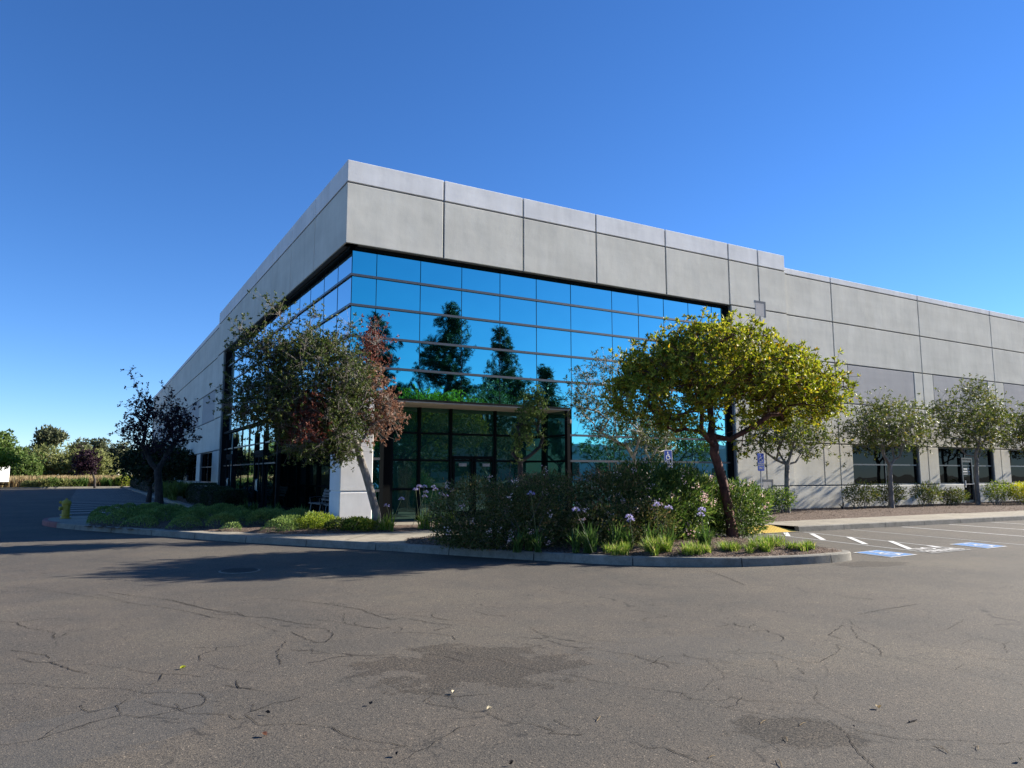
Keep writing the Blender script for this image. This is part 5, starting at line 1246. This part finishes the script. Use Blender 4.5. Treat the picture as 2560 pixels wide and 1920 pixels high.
# benches in the shaded lobby recess
def bench(y0, label):
    e = empty('slatted_bench', (7.2,y0,Z), label, 'bench', 'benches in the shaded lobby')
    L_ = 1.5
    s = MB()
    for k in range(5): s.bevbox((6.95+k*.085,y0,Z+.42),(6.95+k*.085+.07,y0+L_,Z+.455),.006)
    s.build('seat', bpy.data.materials.get('bench_slats') or plain('bench_slats', (.17,.15,.13), .8, .1), e)
    s = MB()
    for k in range(4):
        z = Z+.52+k*.10; x = 7.40+.03*k
        s.box((x,y0,z),(x+.025,y0+L_,z+.08))
    s.build('backrest', bpy.data.materials['bench_slats'], e)
    for yy in (y0+.15, y0+L_-.15):
        m = MB(); m.tube([(6.93,yy,Z),(6.98,yy,Z+.2),(7.0,yy,Z+.41),(7.36,yy,Z+.41)],.018,8); m.tube([(7.5,yy,Z),(7.38,yy,Z+.41),(7.52,yy,Z+.94)],.018,8)
        m.tube([(6.98,yy,Z+.41),(6.95,yy,Z+.62),(7.2,yy,Z+.66),(7.44,yy,Z+.64)],.015,8); m.build('leg_frame', M['mullion'], e)
bench(23.0, 'slatted bench nearest the corner pillar'); bench(24.9, 'slatted bench farther from the pillar in the dark recess')
mb = MB(); mb.box((X0+.1,21.3,.02),(8.1,29.1,Z+.002)); mb.box((7.4,Y0-.1,.02),(14.1,Y0+1.8,Z+.002)); tag(mb.build('lobby_slab', M['walk']), kind='structure')
# trailers
def trailer(x0, x1, y0, z1, label):
    e = empty('box_trailer', ((x0+x1)/2,y0,0), label, 'trailer', 'white box trailers parked at the edge of the field')
    mb = MB(); mb.bevbox((x0,y0,.80),(x1,y0+2.5,z1),.04,0)
    n = int((x1-x0)/.6)
    for k in range(n): mb.box((x0+.3+k*.6,y0-.02,1.08),(x0+.34+k*.6,y0,z1-.1),0)
    mb.box((x0,y0-.03,.93),(x1,y0,1.05),1); mb.box((x0,y0-.03,z1-.08),(x1,y0,z1-.0),1); mb.build('box_body', [plain('trailer_white',(.8,.8,.78),.4,var=.05), M['galv']], e)
    mb = MB(); mb.box((x0+.3,y0+.6,.7),(x1-.2,y0+1.9,.94)); mb.box((x1-.3,y0+.1,.45),(x1-.2,y0+2.3,.6)); mb.build('chassis', M['mullion_dark'], e)
    for xx in (x1-1.4,x1-2.6):
        for yy in (y0+.05,y0+2.1):
            w = MB(); w.lathe([(.44,0),(.50,.03),(.50,.25),(.44,.28)], (xx,yy,.5), 20, 0, 'y'); ww = w.build('wheel', M['mullion_dark'], e)
            w = MB(); w.lathe([(.25,-.01),(.12,.02)], (xx,yy,.5), 14, 0, 'y'); w.build('rim', M['steel'], ww)
    m = MB(); m.box((x0+1.8,y0+.4,0),(x0+1.95,y0+.55,.95)); m.box((x0+1.8,y0+1.9,0),(x0+1.95,y0+2.05,.95)); m.build('landing_leg', M['galv'], e)
    return e
tr = trailer(-19.5, -6.9, 94.0, 3.0, 'white box trailer cut off by the left edge of the picture')
tr.rotation_euler = (0,0,R(38)); tr.location = (-7.15-6.3*math.cos(R(38)), 96.4-6.3*math.sin(R(38)), 0)
trailer(-33.5, -21.0, 94.0, 3.2, 'white box trailer seen only in the mirror glass')
# leaves, sticks and stones on the lot
rl = np.random.default_rng(700)
n = 420; t = rl.random(n)**1.0; px = rl.uniform(-3,13,n); py_ = 2.3+rl.random(n)**1.6*14
ok = (py_ < 9) | (px < 2); px, py_ = px[ok], py_[ok]
D = rl.normal(size=(len(px),3)); D[:,2] = np.abs(D[:,2])*.2
tag(quads_obj('pebbles', leaf_quads(np.c_[px,py_,np.full(len(px),.006)], D, rl.uniform(.006,.018,len(px)), rl.uniform(.005,.012,len(px)), rl, flat=5), M['chips']), 'tiny leaf scraps and grit scattered over the asphalt', 'litter', kind='stuff')
M['scrap'] = plain('pale_leaf', (.42,.36,.24), .8, .1)
def fallen(x, y, L, W, mat, label, a, k):
    t = MB(); c, s = math.cos(a), math.sin(a)
    pts = [(0,0),(.25,.8),(.6,1),(.9,.5),(1,0),(.85,-.6),(.5,-1),(.2,-.7)]
    up = []; 
    for u, v in pts: up.append((x+(u*c*L-v*s*W/2), y+(u*s*L+v*c*W/2), .012+.012*abs(v)+.006*u))
    cen = (x+.5*c*L, y+.5*s*L, .007)
    for i in range(len(up)): t.poly([cen, up[i], up[(i+1)%len(up)]])
    return tag(t.build('fallen_leaf', mat), label, 'leaf', 'fallen leaves on the asphalt')
fallen(.77,6.77,.055,.04,M['lf_yellow'],'yellow fallen leaf on the left of the lot',.4,1)
fallen(2.42,5.01,.05,.035,M['scrap'],'pale fallen leaf at the lower edge of the rough patch',1,2)
fallen(2.46,4.57,.045,.03,M['scrap'],'pale fallen leaf below the rough patch',.2,3)
fallen(1.06,4.81,.05,.03,M['lf_dry'],'curled pale leaf near the bottom left cracks',2,4)
fallen(4.79,3.24,.045,.04,M['lf_straw'],'straw-coloured crumpled leaf at lower right',.8,5)
for k, (x, y, lb) in enumerate(((2.12,3.68,'dark scrap at the bottom centre'),(1.63,4.11,'dark curled leaf in the lower left quarter'),(1.17,5.24,'dark curled leaf above the bottom left cracks'),(4.64,2.30,'pale curled leaf at the bottom right corner'),(1.81,5.10,'small dark leaf left of the rough patch'))):
    fallen(x, y, .032, .02, M['bk_dark'] if k != 3 else M['scrap'], lb, k*1.3, 10+k)
def twig(x, y, L, a, label, mat='lf_straw'):
    mb = MB(); c, s = math.cos(a), math.sin(a)
    mb.tube([(x,y,.006),(x+c*L*.5+s*.01,y+s*L*.5,.012),(x+c*L,y+s*L,.007)],[.0022,.0018,.001],5); mb.tube([(x+c*L*.4,y+s*L*.4,.01),(x+c*L*.7-s*L*.3,y+s*L*.7+c*L*.3,.008)],[.0015,.001],4)
    return tag(mb.build('dry_twig', M[mat]), label, 'twig', 'dry twigs on the asphalt')
for k, (x, y, L_, a, lb) in enumerate(((2.98,4.02,.10,.7,'pair of pale twigs at lower centre'),(3.86,3.45,.09,.3,'pale twig on the upper left of the dark ravelled patch'),(3.75,3.15,.08,.9,'pale twig low in the dark ravelled patch'),(4.05,3.3,.08,.2,'pale twig right in the dark ravelled patch'),(4.40,2.56,.13,1.0,'largest forked twig near the bottom right'),(4.6,2.5,.08,.5,'short twig beside the largest one'),(3.4,2.9,.12,.9,'thin twig at the bottom edge right of centre'),(3.15,3.2,.06,.1,'short pale twig left of the ravelled patch'))):
    twig(x, y, L_, a, lb)
mb = MB(); mb.box((4.72,2.98,.004),(4.80,2.992,.012)); tag(mb.build('dark_stick', M['bk_dark']), 'short dark straight stick on the asphalt at lower right', 'stick')

# ------------------------------------------------------------ what the mirror glass reflects: behind the camera
def pine(x, y, h, r, label, seed):
    rng = np.random.default_rng(seed); e = empty('pine_tree', (x,y,0), label, 'tree', 'tall pines reflected in the mirror glass')
    mb = MB(); mb.tube([(x,y,0),(x+.1,y,h*.35),(x,y,h*.7),(x+.05,y,h)],[.26,.2,.12,.03],8)
    C = []
    z = h*.24
    while z < h-.3:
        f = (z-h*.24)/(h*.76); rr = r*(1-f)**.75*rng.uniform(.55,1.15)+.25; nb = rng.integers(4,7)
        for k in range(nb):
            a = rng.uniform(0,6.28); L_ = rr*rng.uniform(.6,1.15); t = np.array([x+math.cos(a)*L_, y+math.sin(a)*L_, z+.25*L_+rng.normal(0,.15)])
            mb.tube([(x,y,z),(x+math.cos(a)*L_*.5,y+math.sin(a)*L_*.5,z+.05*L_),tuple(t)],[.05*(1-f)+.015,.03*(1-f)+.01,.008],4,0,cap=False)
            m = max(3,int(L_*4.5))
            for q in range(m):
                g = .3+.75*(q+rng.random())/m; C.append(np.array([x+math.cos(a)*L_*g, y+math.sin(a)*L_*g, z+.25*L_*g*g])+rng.normal(0,.16,3))
        z += rng.uniform(.24,.42)
    mb.build('trunk', M['bk_dark'], e, smooth=True)
    quads_obj('crown', rosettes(np.array(C), rng, 26, .34, .05, .2), M['lf_pine'], e)
pine(21.4,-20,16.0,3.6,'left pine of three reflected high in the mirror glass',801)
pine(28.3,-20,17.4,4.6,'middle and widest pine of three reflected in the mirror glass',802)
pine(34.3,-20,16.0,4.0,'right pine of three reflected in the mirror glass',803)
pine(31.7,-8,10.5,1.9,'short fourth conifer reflected beside the slender tree',804)
for k, (x, y, h, r, mt, lb) in enumerate(((13.5,-4.5,4.1,1.9,'lf_dark','bushy green tree reflected above the lobby fascia, left'),(17.6,-6,4.3,2.0,'lf_dark','bushy green tree reflected above the lobby fascia, right'),(31,-9,5.5,2.2,'lf_green','dark tree reflected low in the right-hand glass'),(40,-12,6,2.4,'lf_green','dark tree reflected at the right end of the glass'),(24,-11,4.5,2.0,'lf_green','rounded dark tree reflected in the lobby glass'))):
    tree('reflected_tree', lb, 'tree', (x,y,0), [(x,y,0),(x,y,1.0),(x,y,1.7)], [(x,y,h*.62,r,r,h*.36,90)], .12, M['bk_dark'], M[mt], 810+k, 'trees behind the viewer seen in the mirror glass', nclu=7, clu=.3, nl=7, L=.2, W=.08, twig=False, r_tip=.01)
def warehouse(x0, x1, y0, h, label, wallc, band=None):
    e = empty('warehouse', ((x0+x1)/2,y0,0), label, 'building', 'buildings across the lot seen in the mirror glass')
    mb = MB(); mb.box((x0,y0-30,0),(x1,y0,h)); mb.build('wall', wallc, e)
    mb = MB()
    for k in range(int((x1-x0)/7)): mb.box((x0+1.2+k*7,y0,1.0),(x0+5.4+k*7,y0+.05,3.0)) 
    mb.build('window', M['glass_win'], e)
    mb = MB(); mb.box((x0-.2,y0-.5,h-.9 if band else h-.3),(x1+.2,y0+.2,h+.25)); mb.build('parapet', band or M['wall_light'], e)
warehouse(47, 120, -61.8, 6.6, 'long grey warehouse across the lot, reflected low in the right glass', M['wall_dark'])
warehouse(20, 37, -61.8, 7.0, 'cream building with a red parapet reflected beside the corner pillar', paint_mat('cream_wall',(.55,.48,.33)), paint_mat('red_band',(.35,.05,.03)))
trailer(22, 34, -45, 3.9, 'white box trailer reflected beside the corner pillar')
